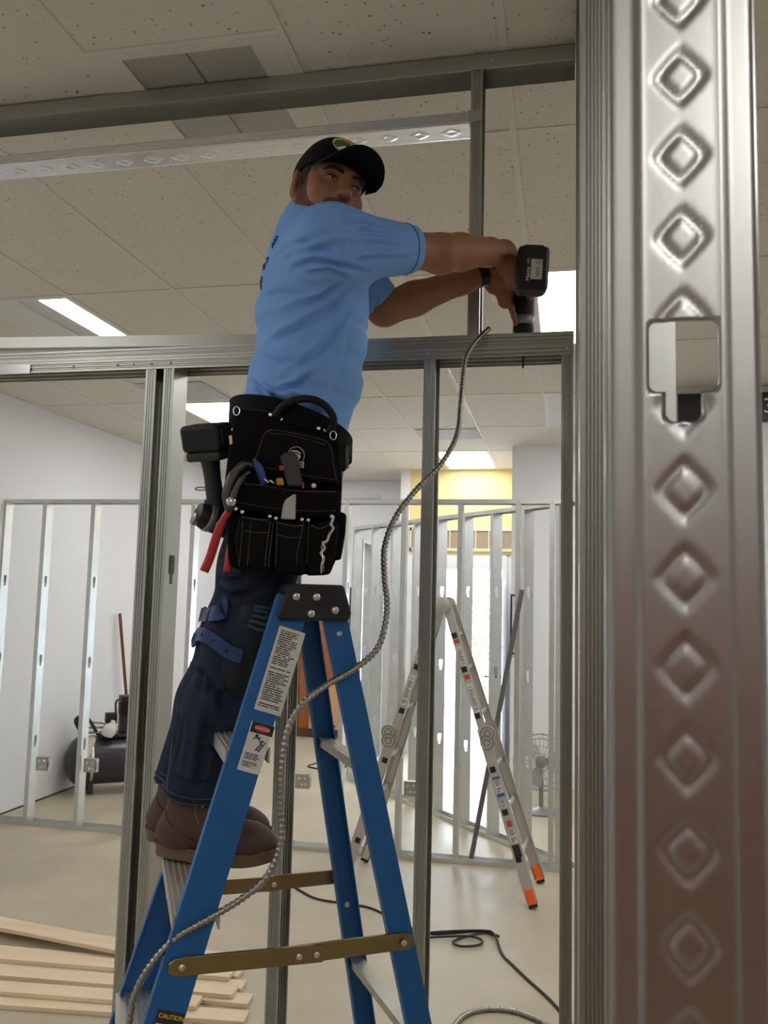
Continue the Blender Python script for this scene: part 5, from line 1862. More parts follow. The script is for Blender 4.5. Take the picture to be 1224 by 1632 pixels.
el = [(0.030 * math.cos(t), 0.022 * math.sin(t)) for t in np.linspace(0, 2 * math.pi, 28)[:-1]]
patch = cap_patch('cap_patch', el, 'patch_yellow', 0.0014)
cap_patch('fish_shape', [(-0.029, -0.004), (-0.022, 0.008), (-0.008, 0.013), (0.006, 0.008), (0.012, 0.000), (0.004, -0.008), (-0.010, -0.013), (-0.022, -0.012)], 'patch_green', 0.0024, patch)
cap_patch('white_belly', [(-0.020, -0.012), (-0.006, -0.004), (0.006, -0.008), (0.000, -0.015), (-0.010, -0.018)], 'print_white', 0.0030, patch)
for q in range(4):
    u0 = 0.006 + 0.006 * q
    cap_patch('letter_bar', [(u0, 0.004 - q * 0.001), (u0 + 0.003, 0.004 - q * 0.001), (u0 + 0.004, 0.017 - q * 0.003), (u0 + 0.001, 0.018 - q * 0.003)], 'patch_orange', 0.0026, patch)

# --- shirt
sf = Field(at(400, 700, 2.05) - (0.25, 0.30, 0.12), at(640, 330, 2.05) + (0.30, 0.32, 0.14), 0.0046)
TC = [(466, 712, 2.05), (470, 660, 2.05), (487, 605, 2.055), (497, 550, 2.06), (497, 500, 2.06), (500, 452, 2.06), (504, 416, 2.055), (503, 386, 2.05)]
TU = [0.118, 0.122, 0.128, 0.125, 0.130, 0.122, 0.112, 0.085]
TV = [0.165, 0.165, 0.166, 0.165, 0.170, 0.175, 0.172, 0.150]
sf.tube([at(*c) for c in TC], TU, TV, BF, BS, 0.02)
sf.cone(at(503, 386, 2.05), RS + (0, 0, 0.002), 0.080, 0.082, 0.05)
sf.cone(at(503, 386, 2.05), LS, 0.080, 0.080, 0.05)
RC = RS + (RE - RS) * 0.735
LC = LS + (LE - LS) * 0.86
sf.cone(RS + (RE - RS) * 0.02 + Z_ * 0.004, RC + Z_ * 0.003, 0.082, 0.0545, 0.045)
sf.cone(LS, LC, 0.076, 0.062, 0.045)
sf.cone(NECK0 - Z_ * 0.02, NECK0 + (hd_(0, -0.02, -0.06) - NECK0) * 0.30, 0.076, 0.070, 0.03)
# hollow the cuffs
for E0, Cc, S0, rr in ((RE, RC, RS, 0.047), (LE, LC, LS, 0.053)):
    dd = unit(E0 - S0)
    s, x, y, z = sf.sub(Cc - 0.12, Cc + 0.12)
    al = (x - Cc[0]) * dd[0] + (y - Cc[1]) * dd[1] + (z - Cc[2]) * dd[2]
    rad = np.sqrt(np.maximum((x - Cc[0]) ** 2 + (y - Cc[1]) ** 2 + (z - Cc[2]) ** 2 - al ** 2, 0))
    sf.a[s] = np.maximum(sf.a[s], np.where((al > 0) & (rad < 0.11), np.minimum(al, 0.03), -1).astype(np.float32))
    hol = np.maximum(rad - rr, -al - 0.03)
    sf.a[s] = np.maximum(sf.a[s], -hol.astype(np.float32))
# open the neck
sf.cone(NECK0 + (hd_(0, -0.02, -0.06) - NECK0) * 0.1, hd_(0, -0.02, -0.04), 0.062, 0.064, 0, 'sub')
Vs, Fs = sf.mesh()
Vs = smooth_mesh(Vs, Fs, 5, 0.5)
FL = [([(440, 395), (480, 382), (530, 362)], 0.006, 0.010), ([(450, 412), (500, 396), (560, 382)], 0.008, 0.012), ([(462, 428), (500, 414), (545, 420), (590, 434)], 0.008, 0.012),
      ([(485, 436), (520, 432), (560, 444)], 0.006, 0.010), ([(540, 352), (580, 348), (615, 356)], 0.006, 0.010), ([(520, 372), (580, 362), (655, 372)], 0.006, 0.011),
      ([(530, 398), (590, 384), (650, 390)], 0.006, 0.011), ([(555, 418), (600, 408), (648, 410)], 0.006, 0.010), ([(560, 452), (530, 486), (470, 520), (418, 548)], 0.007, 0.014),
      ([(565, 475), (545, 510), (505, 560), (450, 596)], 0.006, 0.013), ([(548, 450), (505, 478), (450, 492)], 0.006, 0.012), ([(560, 520), (548, 580), (520, 640)], 0.003, 0.014),
      ([(400, 604), (430, 628), (470, 640)], 0.009, 0.011), ([(445, 616), (424, 640), (412, 656)], 0.008, 0.009), ([(452, 622), (486, 634), (520, 662)], 0.008, 0.010), ([(505, 590), (470, 612), (440, 618)], 0.007, 0.010),
      ([(410, 560), (440, 575), (480, 572)], 0.005, 0.014), ([(415, 470), (440, 462), (480, 466)], 0.004, 0.012), ([(600, 470), (596, 492), (600, 515)], 0.004, 0.010)]
Vs = folds(Vs, Fs, [(p, A * 2.0, w * 0.80) for p, A, w in FL])
rng = np.random.RandomState(5)
Vs = smooth_mesh(Vs, Fs, 1, 0.35)
shirt = ob_from(Vs, Fs, 'shirt', 'shirt_blue', man)
shirt['label'] = 'pale blue short-sleeved work shirt'
# hem stitching line on the near cuff and dark print on the back
Ns = normals(Vs, Fs)
dd = unit(RE - RS)
a_, b_, _ = frame3(dd)
ring = []
for t in np.linspace(0, 2 * math.pi, 41)[:-1]:
    e = a_ * math.cos(t) + b_ * math.sin(t)
    c = RC - dd * 0.026
    r0_ = [(Vs[i] - c) for i in np.where(np.linalg.norm(Vs - c, axis=1) < 0.10)[0]] if not ring else None
    ring.append(e)
near_i = np.where(np.linalg.norm(Vs - (RC - dd * 0.026), axis=1) < 0.10)[0]
loc = Vs[near_i] - (RC - dd * 0.026)
alg = loc @ dd
cand = np.abs(alg) < 0.006
pts = []
for e in ring:
    L_ = loc[cand]
    w_ = L_ - np.outer(L_ @ dd, dd)
    co = (w_ @ e) / (np.linalg.norm(w_, axis=1) + 1e-9)
    m_ = w_[co > 0.97]
    r_ = np.linalg.norm(m_, axis=1).max() if len(m_) else 0.055
    pts.append(RC - dd * 0.026 + e * (r_ + 0.0002))
mat('shirt_seam', (0.10, 0.21, 0.47), 0.9)
MB().tube(pts, 0.0011, 5, close=True).build('cuff_seam', 'shirt_seam', shirt, smooth='all')
mat('back_print', (0.02, 0.04, 0.12), 0.8)
for (x, y) in ((433, 386), (430, 391), (436, 380), (414, 424), (418, 421), (412, 452), (411, 458), (413, 446), (421, 412)):
    p = pin(Vs, Ns, x + 2, y)
    MB().box(p, (0.004, 0.014, 0.007), (unit(RT + FW * 1.2), UP, unit(np.cross(UP, RT + FW * 1.2)))).build('back_lettering', 'back_print', shirt, bevel=0.001)

# --- jeans
jf = Field(at(400, 1290, 2.02) - (0.36, 0.36, 0.06), at(420, 680, 2.02) + (0.34, 0.34, 0.06), 0.0052)
NHp, NKn, NAn = at(438, 800, 1.955), at(384, 1010, 1.915), at(306, 1268, 1.955)
FHp, FKn, FAn = at(445, 800, 2.13), at(372, 1010, 2.115), at(287, 1250, 2.085)
jf.tube([at(462, 690, 2.045), at(455, 750, 2.045), at(440, 815, 2.045)], (0.118, 0.128, 0.115), (0.160, 0.172, 0.172), BF, BS, 0.02)


def leg(Hp, Kn, An, sc):
    jf.cone(Hp, Hp + (Kn - Hp) * 0.5, 0.094, 0.083, 0.05)
    jf.cone(Hp + (Kn - Hp) * 0.5, Kn, 0.083, 0.074, 0.04)
    jf.cone(Kn, Kn + (An - Kn) * 0.45, 0.074, 0.074, 0.04)
    jf.cone(Kn + (An - Kn) * 0.45, An + unit(An - Kn) * 0.03, 0.074, sc, 0.04)
    d = unit(An - Kn)
    d = unit(d * 0.55 - Z_ * 0.45)
    s, x, y, z = jf.sub(An - 0.16, An + 0.16)
    al = (x - An[0]) * d[0] + (y - An[1]) * d[1] + (z - An[2]) * d[2]
    jf.a[s] = np.maximum(jf.a[s], al.astype(np.float32))
    rad = np.sqrt(np.maximum((x - An[0]) ** 2 + (y - An[1]) ** 2 + (z - An[2]) ** 2 - al ** 2, 0))
    jf.a[s] = np.maximum(jf.a[s], -np.maximum(rad - sc + 0.008, -al - 0.02).astype(np.float32))


leg(NHp, NKn, NAn, 0.066)
leg(FHp, FKn, FAn, 0.064)
Vj, Fj = jf.mesh()
Vj = smooth_mesh(Vj, Fj, 3, 0.5)
JL = [([(335, 930), (370, 945), (410, 940)], 0.010, 0.013), ([(330, 915), (365, 925), (400, 915)], 0.006, 0.012), ([(300, 1040), (320, 1070), (322, 1110)], 0.008, 0.013), ([(318, 1050), (345, 1100), (350, 1150)], 0.008, 0.014),
      ([(290, 1080), (285, 1150), (272, 1230)], 0.006, 0.014), ([(330, 1130), (318, 1200), (312, 1262)], 0.006, 0.015), ([(345, 1140), (352, 1200), (335, 1262)], 0.007, 0.014),
      ([(300, 1180), (330, 1195), (365, 1185)], 0.006, 0.014), ([(275, 1235), (310, 1250), (345, 1240)], 0.006, 0.012), ([(345, 870), (360, 890), (395, 900)], 0.006, 0.012)]
Vj = folds(Vj, Fj, [(p, A * 1.3, w * 0.9) for p, A, w in JL])
jeans = ob_from(Vj, Fj, 'jeans', 'denim', man)
jeans['label'] = 'dark blue denim work jeans'
Nj = normals(Vj, Fj)
for An, Kn, sc in ((NAn, NKn, 0.066), (FAn, FKn, 0.064)):
    d = unit(unit(An - Kn) * 0.55 - Z_ * 0.45)
    a_, b_, _ = frame3(d)
    for off in (0.006, 0.020):
        c = An - d * off
        L_ = Vj - c
        cand = (np.abs(L_ @ d) < 0.007) & (np.linalg.norm(L_, axis=1) < 0.11)
        W_ = L_[cand] - np.outer(L_[cand] @ d, d)
        pts = []
        for t in np.linspace(0, 2 * math.pi, 37)[:-1]:
            e = a_ * math.cos(t) + b_ * math.sin(t)
            co = (W_ @ e) / (np.linalg.norm(W_, axis=1) + 1e-9)
            m_ = W_[co > 0.96]
            pts.append(c + e * ((np.linalg.norm(m_, axis=1).max() if len(m_) else sc) + 0.0003))
        MB().tube(pts, 0.0011, 5, close=True).build('hem_stitch', 'denim_stitch', jeans, smooth='all')
# outer side seam of the near leg
seam = [pin(Vj, Nj, x, y) for x, y in ((300, 1050), (288, 1090), (280, 1130), (272, 1180), (266, 1225), (264, 1262))]
MB().tube(catmull(seam, 6), 0.0022, 5).build('side_seam', 'denim_stitch', jeans, smooth='all')

# --- boots
def boot(hl_, to_, An, side):
    """hl_ heel point and to_ toe point on the sole's underside"""
    d = to_ - hl_
    L_ = np.linalg.norm(d)
    d = d / L_
    u = unit(Z_ - d * (Z_ @ d))
    w = np.cross(d, u)
    f = Field(hl_ - 0.2, hl_ + d * L_ + 0.2, 0.0042)
    B_ = np.array([d, w, u])
    f.ell(hl_ + d * 0.055 + u * 0.050, B_, (0.058, 0.040, 0.045))
    f.ell(hl_ + d * (L_ - 0.060) + u * 0.045, B_, (0.060, 0.047, 0.036), 0.03)
    f.cone(hl_ + d * 0.06 + u * 0.055, hl_ + d * (L_ - 0.07) + u * 0.046, 0.040, 0.040, 0.03)
    f.cone(hl_ + d * 0.075 + u * 0.06, An, 0.048, 0.052, 0.04)
    f.cone(hl_ + d * 0.10 + u * 0.085, hl_ + d * 0.17 + u * 0.058, 0.040, 0.034, 0.03)
    f.half(hl_ + u * 0.024, -u)
    V, F = f.mesh()
    V = smooth_mesh(V, F, 2, 0.5)
    b = ob_from(V, F, 'boot', 'boot_leather', man)
    b['label'] = 'brown suede lace-up work boot'
    # sole outline
    out = []
    for t in np.linspace(0, 2 * math.pi, 41)[:-1]:
        c_ = math.cos(t)
        x = L_ / 2 - (L_ / 2 + 0.004) * c_
        q = x / L_
        hw = (0.040 + 0.012 * math.sin(max(0, min(1, (q - 0.25) / 0.7)) * math.pi)) * math.sqrt(max(0, 1 - abs(c_) ** 5))
        out.append((x, hw * (1 if math.sin(t) > 0 else -1) * min(1, abs(math.sin(t)) * 3)))
    so = MB()
    k = len(out)
    lv = [(0.0, 0.985), (0.004, 1.0), (0.020, 1.0), (0.023, 1.02), (0.028, 1.02), (0.030, 0.99)]
    vs = []
    for hgt, sc in lv:
        for x, y in out:
            lift = 0.012 * max(0, (x / L_ - 0.72) / 0.28) ** 2
            vs.append(hl_ + d * (L_ / 2 + (x - L_ / 2) * sc) + w * y * sc + u * (hgt + lift))
    fs = [tuple(range(k))[::-1], tuple(range((len(lv) - 1) * k, len(lv) * k))]
    for i in range(len(lv) - 1):
        for j in range(k):
            fs.append((i * k + j, i * k + (j + 1) % k, (i + 1) * k + (j + 1) % k, (i + 1) * k + j))
    so.add(vs, fs)
    so.build('sole', 'boot_sole', b, smooth=True, angle=50)
    N = normals(V, F)

    def seam_(pts, r, m, nm):
        pp = []
        for x, y, z in pts:
            j = np.argmin(np.linalg.norm(V - (hl_ + d * x + w * y + u * z), axis=1))
            pp.append(V[j] + N[j] * 0.0008)
        MB().tube(catmull(pp, 4), r, 5).build(nm, m, b, smooth='all')
    for s in (-1, 1):
        seam_([(0.02, s * 0.045, 0.11), (0.055, s * 0.05, 0.085), (0.10, s * 0.05, 0.06), (0.15, s * 0.05, 0.035)], 0.0014, 'boot_seam', 'seam')
        seam_([(0.165, s * 0.05, 0.03), (0.165, s * 0.045, 0.06), (0.15, s * 0.03, 0.085)], 0.0012, 'boot_seam', 'seam')
        seam_([(0.10, s * 0.02, 0.125), (0.112, s * 0.04, 0.105), (0.125, s * 0.05, 0.085)], 0.0022, 'lace', 'lace_tail')
    MB().tube([hl_ + d * (L_ / 2 + (x - L_ / 2) * 1.012) + w * y * 1.015 + u * (0.0305 + 0.012 * max(0, (x / L_ - 0.72) / 0.28) ** 2) for x, y in out], 0.0016, 5, close=True).build('welt_stitch', 'boot_seam', b, smooth='all')
    for q in range(3):
        p = hl_ + d * (0.115 + 0.022 * q) + u * (0.118 - 0.016 * q)
        pp = []
        for yy in (-0.026, -0.012, 0, 0.012, 0.026):
            tgt = p + w * yy
            j = np.argmin(np.linalg.norm(V - tgt, axis=1))
            pp.append(V[j] + N[j] * 0.0025)
        MB().tube(catmull(pp, 3), 0.0022, 6).build('lace', 'lace', b, smooth='all')
        for s in (0, -1):
            MB().lathe([(0.004, 0), (0.004, 0.001), (0.002, 0.002)], pp[s], N[np.argmin(np.linalg.norm(V - pp[s], axis=1))], 10).build('eyelet', 'rivet', b, smooth=True)
    return b


nh, nt2 = at(252, 1356, 1.965), at(438, 1386, 1.885)
nh[2] = nt2[2] = 1.206
fh, ft = at(235, 1342, 2.075), at(428, 1352, 2.03)
fh[2] = ft[2] = 1.206
boot(nh, nt2, NAn + Z_ * 0.01, -1)
boot(fh, ft, FAn + Z_ * 0.01, 1)

# --- knee pad of the near leg: padded shell, ribbed top, rubber straps with holes
KD = unit(NAn - NHp)
kdir = unit(BF * 0.72 + BS * 0.80)                      # the way the pad faces
kdir = unit(kdir - KD * (kdir @ KD))
ks = np.cross(KD, kdir)
kp = Field(NKn - 0.24, NKn + 0.24, 0.0042)
KC = NKn + KD * 0.02
KB = np.array([kdir, ks, KD])
kp.ell(KC + kdir * 0.040, KB, (0.062, 0.072, 0.120))
kp.ell(KC + kdir * 0.046 - KD * 0.075, KB, (0.052, 0.068, 0.050), 0.02)
kp.cone(KC - kdir * 0.03 - KD * 0.3, KC - kdir * 0.03 + KD * 0.3, 0.071, 0.071, 0.006, 'sub')
Vk, Fk = kp.mesh()
Vk = smooth_mesh(Vk, Fk, 2, 0.5)
pad = ob_from(Vk, Fk, 'knee_pad', 'pad_dark', man)
pad['label'] = 'dark padded knee pad with blue rubber straps'
Nk = normals(Vk, Fk)
for q in range(5):
    pts = []
    for t in np.linspace(-1.15, 1.15, 13):
        tgt = KC + kdir * 0.044 + (kdir * math.cos(t) * 0.058 + ks * math.sin(t) * 0.070) - KD * (0.056 + 0.013 * q)
        j = np.argmin(np.linalg.norm(Vk - tgt, axis=1))
        pts.append(Vk[j] + Nk[j] * 0.001)
    MB().tube(catmull(pts, 3), 0.0052, 6).build('pad_rib', 'pad_teal', pad, smooth='all')


def strap(pxs, wid, name='strap', thick=0.005, holes=4):
    """flat rubber strap laid on the trousers or pad along pixel points"""
    allV, allN = np.concatenate([Vj, Vk]), np.concatenate([Nj, Nk])
    P = [pin(allV, allN, *p) for p in pxs]
    Nn = [unit(EYE - p) * 0.6 + allN[np.argmin(np.linalg.norm(allV - p, axis=1))] * 0.8 for p in P]
    P = catmull([p + unit(n) * 0.004 for p, n in zip(P, Nn)], 5)
    Nn = catmull(Nn, 5)
    mb = MB()
    m = len(P)
    vs = []
    for i in range(m):
        t = unit(P[min(i + 1, m - 1)] - P[max(i - 1, 0)])
        n = unit(Nn[i] - t * (Nn[i] @ t))
        b = np.cross(t, n)
        for a, c in ((-1, 0), (1, 0), (1, 1), (-1, 1)):
            e = 0.75 if i in (0, m - 1) else 1.0
            vs.append(P[i] + b * a * wid / 2 * e + n * c * thick)
    fs = [(0, 1, 2, 3), ((m - 1) * 4 + 3, (m - 1) * 4 + 2, (m - 1) * 4 + 1, (m - 1) * 4)]
    for i in range(m - 1):
        for k in range(4):
            fs.append((i * 4 + k, (i + 1) * 4 + k, (i + 1) * 4 + (k + 1) % 4, i * 4 + (k + 1) % 4))
    mb.add(vs, fs)
    so = mb.build(name, 'strap_blue', pad, bevel=0.0012)
    for h in range(holes):
        i = int((h + 0.7) / holes * (m - 1))
        t = unit(P[min(i + 1, m - 1)] - P[max(i - 1, 0)])
        n = unit(Nn[i] - t * (Nn[i] @ t))
        MB().lathe([(0.0042, 0), (0.0042, 0.0012), (0.003, 0.0016)], P[i] + n * (thick - 0.0004), n, 10).build('strap_hole', 'cap_black', so)
    return so


strap([(312, 972), (325, 978), (340, 978), (358, 973)], 0.034, holes=3)
strap([(296, 1022), (306, 1012), (320, 1010), (340, 1022), (365, 1038), (388, 1048)], 0.030, holes=6)
strap([(357, 952), (357, 964), (358, 978)], 0.012, holes=0)
screw(pin(Vk, Nk, 362, 1028), unit(EYE - NKn), pad, r=0.006)
# far leg's straps just show behind
# --- wrist watch
wd_ = unit(LW - LE)
a_, b_, _ = frame3(wd_)
wc = LE + (LW - LE) * 0.93
MB().lathe([(0.0305, -0.013), (0.0345, -0.012), (0.0345, 0.012), (0.0305, 0.013)], wc, wd_, 28).build('watch_strap', 'watch_black', man, smooth=True)
wn = unit(UP * 0.75 - FW * 0.5)
wn = unit(wn - wd_ * (wn @ wd_))
MB().box(wc + wn * 0.034, (0.032, 0.026, 0.010), (wd_, np.cross(wn, wd_), wn)).build('watch_case', 'watch_black', man, bevel=0.003)
# ------------------------------------------------------------------ tool belt, pouch and tools
mat('nylon_black', (0.0035, 0.0035, 0.004), 0.85, spec=0.18, bump=(700, 0.5, 0.0012))
mat('leather_black', (0.006, 0.006, 0.007), 0.6, spec=0.3, bump=(250, 0.3, 0.001))
mat('thread', (0.22, 0.17, 0.11), 0.8)
mat('thread_pale', (0.34, 0.33, 0.30), 0.8)
mat('logo_cream', (0.50, 0.46, 0.36), 0.7)
mat('tool_red', (0.42, 0.018, 0.012), 0.42)
mat('tool_black', (0.010, 0.010, 0.011), 0.5, spec=0.4, bump=(400, 0.2, 0.0008))
mat('tool_grey', (0.022, 0.025, 0.026), 0.5)
mat('tool_blue', (0.02, 0.06, 0.26), 0.4)
mat('tool_yellow', (0.50, 0.27, 0.01), 0.5)
mat('steel_dark', (0.085, 0.085, 0.08), 0.42, 0.9)
mat('blade_grey', (0.40, 0.40, 0.39), 0.45, 0.3)
mat('battery_label', (0.50, 0.49, 0.45), 0.5)

PN = unit(BS * 0.97 - rt0 * 0.10)                    # outward from the hip, towards the camera
PO = at(455, 790, 1.862)


def pq(px, py, off):
    r = ray(px, py)
    o = PO + PN * off
    return EYE + r * (((o - EYE) @ PN) / (r @ PN))


def slab(name, pts, off, thick, m, parent, bevel=0.004, smooth=False, seg=2):
    """panel with the outline of pixel points, its face at off, thickness going inwards"""
    F_ = [pq(x, y, off) for x, y in pts]
    B_ = [p - PN * thick for p in F_]
    k = len(F_)
    mb = MB()
    mb.add(F_ + B_, [tuple(range(k))[::-1], tuple(range(k, 2 * k))] + [(i, (i + 1) % k, k + (i + 1) % k, k + i) for i in range(k)])
    ob = mb.build(name, m, parent, bevel=bevel, seg=seg)
    bm = bmesh.new()
    bm.from_mesh(ob.data)
    bmesh.ops.recalc_face_normals(bm, faces=bm.faces)
    bm.to_mesh(ob.data)
    bm.free()
    return ob


def stitches(pts, off, parent, m='thread', gap=0.0052, r=0.0006):
    P = [pq(x, y, off + 0.0006) for x, y in pts]
    P = np.array(catmull(P, 10))
    s = np.r_[0, np.cumsum(np.linalg.norm(np.diff(P, axis=0), axis=1))]
    n = max(2, int(s[-1] / gap))
    mb = MB()
    for i in range(n):
        a, b = i * gap, i * gap + gap * 0.58
        q = [np.array([np.interp(t, s, P[:, k]) for k in range(3)]) for t in (a, b)]
        mb.tube(q, r, 4)
    o = mb.build('stitching', m, parent)
    return o


def stud_(px, py, off, parent, r=0.0045, m='rivet'):
    return MB().lathe([(r, 0), (r, 0.001), (r * 0.6, 0.0026)], pq(px, py, off), PN, 12).build('rivet', m, parent, smooth=True)


belt = thing('tool_belt', pq(455, 905, 0), 'black nylon electrician tool pouch and belt on the man hip', 'tool belt')
# the belt itself: a padded band round the waist, lower at the front
wc_ = at(463, 690, 2.045)
band = MB()
nb2 = 56
prof = [(-0.026, 0.000), (-0.024, 0.010), (0.024, 0.010), (0.026, 0.000)]
for i in range(nb2):
    t = 2 * math.pi * i / nb2
    for hgt, o in prof:
        band.v.append(wc_ + BF * (0.137 + o) * math.cos(t) + BS * (0.176 + o) * math.sin(t) + Z_ * (hgt - 0.32 * 0.137 * math.cos(t)))
for i in range(nb2):
    j = (i + 1) % nb2
    for k in range(4):
        band.f.append([i * 4 + k, j * 4 + k, j * 4 + (k + 1) % 4, i * 4 + (k + 1) % 4])
band.build('belt_band', 'nylon_black', belt, smooth=True)
slab('back_panel', [(378, 648), (410, 650), (445, 658), (540, 688), (546, 770), (541, 880), (526, 916), (450, 914), (372, 906), (362, 840), (358, 770), (366, 700)], 0.012, 0.030, 'nylon_black', belt, 0.006)
stitches([(384, 651), (430, 657), (480, 671), (535, 690)], 0.013, belt)
fp = slab('front_flap', [(424, 682), (455, 683), (524, 701), (533, 718), (541, 774), (398, 748), (404, 728)], 0.030, 0.018, 'nylon_black', belt, 0.005)
stitches([(403, 744), (412, 718), (427, 687), (470, 691), (521, 705), (531, 738), (536, 768)], 0.030, belt)
stitches([(404, 742), (440, 748), (500, 760), (534, 764)], 0.030, belt)
stitches([(431, 684), (430, 690), (470, 695), (520, 709)], 0.030, belt, 'thread')
md_ = slab('middle_pocket', [(379, 766), (400, 768), (460, 778), (543, 782), (543, 822), (482, 826), (372, 812)], 0.046, 0.034, 'nylon_black', belt, 0.007, seg=3)
stitches([(381, 770), (420, 774), (470, 782), (540, 784)], 0.046, belt, 'thread_pale')
stitches([(378, 800), (420, 808), (480, 814), (540, 814)], 0.046, belt)
for nm, pts in (('lower_pocket', [(382, 820), (432, 826), (436, 832), (434, 912), (380, 904), (374, 860)]), ('lower_pocket', [(439, 828), (486, 834), (490, 838), (487, 917), (438, 913)]), ('lower_pocket', [(494, 836), (532, 828), (540, 834), (536, 880), (524, 916), (491, 917)])):
    slab(nm, pts, 0.066, 0.050, 'nylon_black', belt, 0.010, seg=3)
stitches([(386, 824), (410, 828), (430, 829)], 0.067, belt, 'thread_pale')
stitches([(442, 833), (465, 838), (486, 837)], 0.067, belt, 'thread_pale')
stitches([(496, 838), (512, 842), (530, 833)], 0.067, belt, 'thread_pale')
stitches([(390, 846), (412, 849), (430, 848)], 0.067, belt)
stitches([(443, 852), (462, 857), (484, 856)], 0.067, belt)
for x0, x1 in ((387, 383), (431, 424), (442, 440), (484, 474), (492, 490), (400, 396), (436, 430)):
    stitches([(x0, 832), (x1, 880), (x1 - 2, 905)], 0.067, belt)
slab('side_pouch', [(536, 816), (546, 815), (553, 820), (551, 850), (544, 893), (530, 890)], 0.040, 0.050, 'nylon_black', belt, 0.006)
slab('side_sleeve', [(370, 760), (384, 764), (380, 908), (364, 900), (360, 830)], 0.036, 0.05, 'nylon_black', belt, 0.008)
for p in ((431, 661), (448, 668), (508, 683), (519, 686)):
    stud_(*p, 0.013, belt)
stud_(500, 774, 0.047, belt, r=0.0052, m='print_white')
for p in ((376, 811), (386, 816), (430, 823), (440, 826), (481, 828), (491, 829), (529, 823)):
    stud_(*p, 0.062, belt, r=0.0042)
# carrying handle
hpts = [(438, 664, 0.012), (448, 650, 0.020), (466, 639, 0.034), (494, 636, 0.040), (516, 645, 0.036), (530, 662, 0.028), (531, 676, 0.020), (522, 688, 0.012)]
MB().tube(catmull([pq(*p) for p in hpts], 6), 0.0085, 10).build('carry_handle', 'leather_black', belt, smooth='all')
MB().tube(catmull([pq(*p) for p in ((440, 668, 0.010), (455, 650, 0.008), (466, 646, 0.008), (462, 664, 0.008), (466, 676, 0.010))], 6), 0.011, 8).build('handle_loop', 'nylon_black', belt, smooth='all')
# D-ring with clip at the left, one more near the front
for cx, cy in ((377, 655), (531, 694)):
    MB().tube([pq(cx + 5 * math.cos(t), cy + 7 * math.sin(t), 0.018) for t in np.linspace(0, 2 * math.pi, 17)[:-1]], 0.0016, 6, close=True).build('d_ring', 'steel_shiny', belt, smooth='all')
slab('key_clip', [(364, 694), (370, 693), (371, 708), (366, 709)], 0.02, 0.006, 'zinc_gold', belt, 0.001)
# buckle at the front of the belt
bk = slab('buckle', [(540, 708), (553, 706), (556, 716), (553, 748), (541, 754)], -0.015, 0.05, 'leather_black', belt, 0.004)
slab('buckle_plate', [(550, 712), (556, 710), (556, 746), (550, 748)], -0.006, 0.04, 'steel_dark', belt, 0.002)
# embroidered round logo
lg = [pq(472 + 13 * math.cos(t), 726 + 14 * math.sin(t), 0.031) for t in np.linspace(0, 2 * math.pi, 33)[:-1]]
lo_ = MB().tube(lg, 0.0009, 5, close=True).build('round_logo', 'logo_cream', belt, smooth='all')
slab('head_emblem', [(469, 722), (478, 724), (480, 728), (477, 731), (477, 734), (474, 733), (472, 730)], 0.0315, 0.001, 'logo_cream', lo_, 0)
slab('logo_arc', [(462, 719), (467, 717), (474, 718), (480, 722), (479, 724), (473, 721), (467, 720)], 0.0315, 0.001, 'logo_cream', lo_, 0)
slab('logo_tab', [(473, 736), (485, 736), (484, 746), (476, 745)], 0.0315, 0.001, 'logo_cream', lo_, 0)
slab('logo_tab_text', [(475.5, 738), (482.5, 738), (482, 740), (476, 740)], 0.0322, 0.001, 'print_black', lo_, 0)
slab('logo_tab_text', [(476.5, 742), (482, 742), (481.8, 744), (477, 744)], 0.0322, 0.001, 'print_black', lo_, 0)

# steel key chain hanging from the pouch
kch = thing('key_chain', pq(528, 830, 0.07), 'thin steel chain clipped to the front corner of the tool pouch', 'chain')
cp_ = [(531, 826), (528, 836), (531, 842), (525, 852), (521, 862), (515, 866), (517, 874), (512, 882), (516, 890), (513, 900), (512, 912)]
path = catmull([pq(x, y, 0.074) for x, y in cp_], 8)
for i in range(0, len(path) - 2, 2):
    t = unit(path[i + 2] - path[i])
    e = PN if (i // 2) % 2 else np.cross(t, PN)
    c = path[i + 1]
    MB().tube([c + t * 0.0056 * math.cos(a) + e * 0.0022 * math.sin(a) for a in np.linspace(0, 2 * math.pi, 11)[:-1]], 0.0007, 5, close=True).build('link', 'steel_shiny', kch, smooth='all')
MB().tube([pq(512, 870, 0.075), pq(516, 912, 0.075)], 0.0016, 6).build('pin', 'steel_shiny', kch, smooth='all')

# ---- hand tools carried in the pouch
ut = thing('utility_knife', pq(468, 770, 0.04), 'dark grey utility knife with red button in the pouch middle pocket', 'knife')
slab('knife_body', [(446, 728), (452, 722), (466, 719), (474, 726), (484, 775), (458, 775)], 0.052, 0.016, 'tool_grey', ut, 0.004)
slab('red_button', [(444, 742), (452, 741), (454, 749), (446, 750)], 0.053, 0.012, 'tool_red', ut, 0.002)
slab('red_edge', [(481, 768), (484, 768), (485, 778), (482, 778)], 0.053, 0.010, 'tool_red', ut, 0.001)
tag(slab('tape_tab', [(440, 762), (451, 761), (453, 773), (441, 773)], 0.056, 0.012, 'tool_yellow', None, 0.002), 'small yellow tool end showing beside the utility knife', 'tool')
sd = thing('screwdriver', pq(416, 768, 0.04), 'blue-handled screwdriver in the left of the pouch middle pocket', 'screwdriver')
MB().tube([pq(407, 736, 0.042), pq(411, 742, 0.042), pq(416, 754, 0.042), pq(421, 772, 0.042)], [0.005, 0.009, 0.0095, 0.0095], 10).build('handle', 'tool_blue', sd, smooth='all')
MB().tube([pq(405, 731, 0.042), pq(408, 738, 0.042)], 0.004, 8).build('end_cap', 'steel_dark', sd, smooth='all')
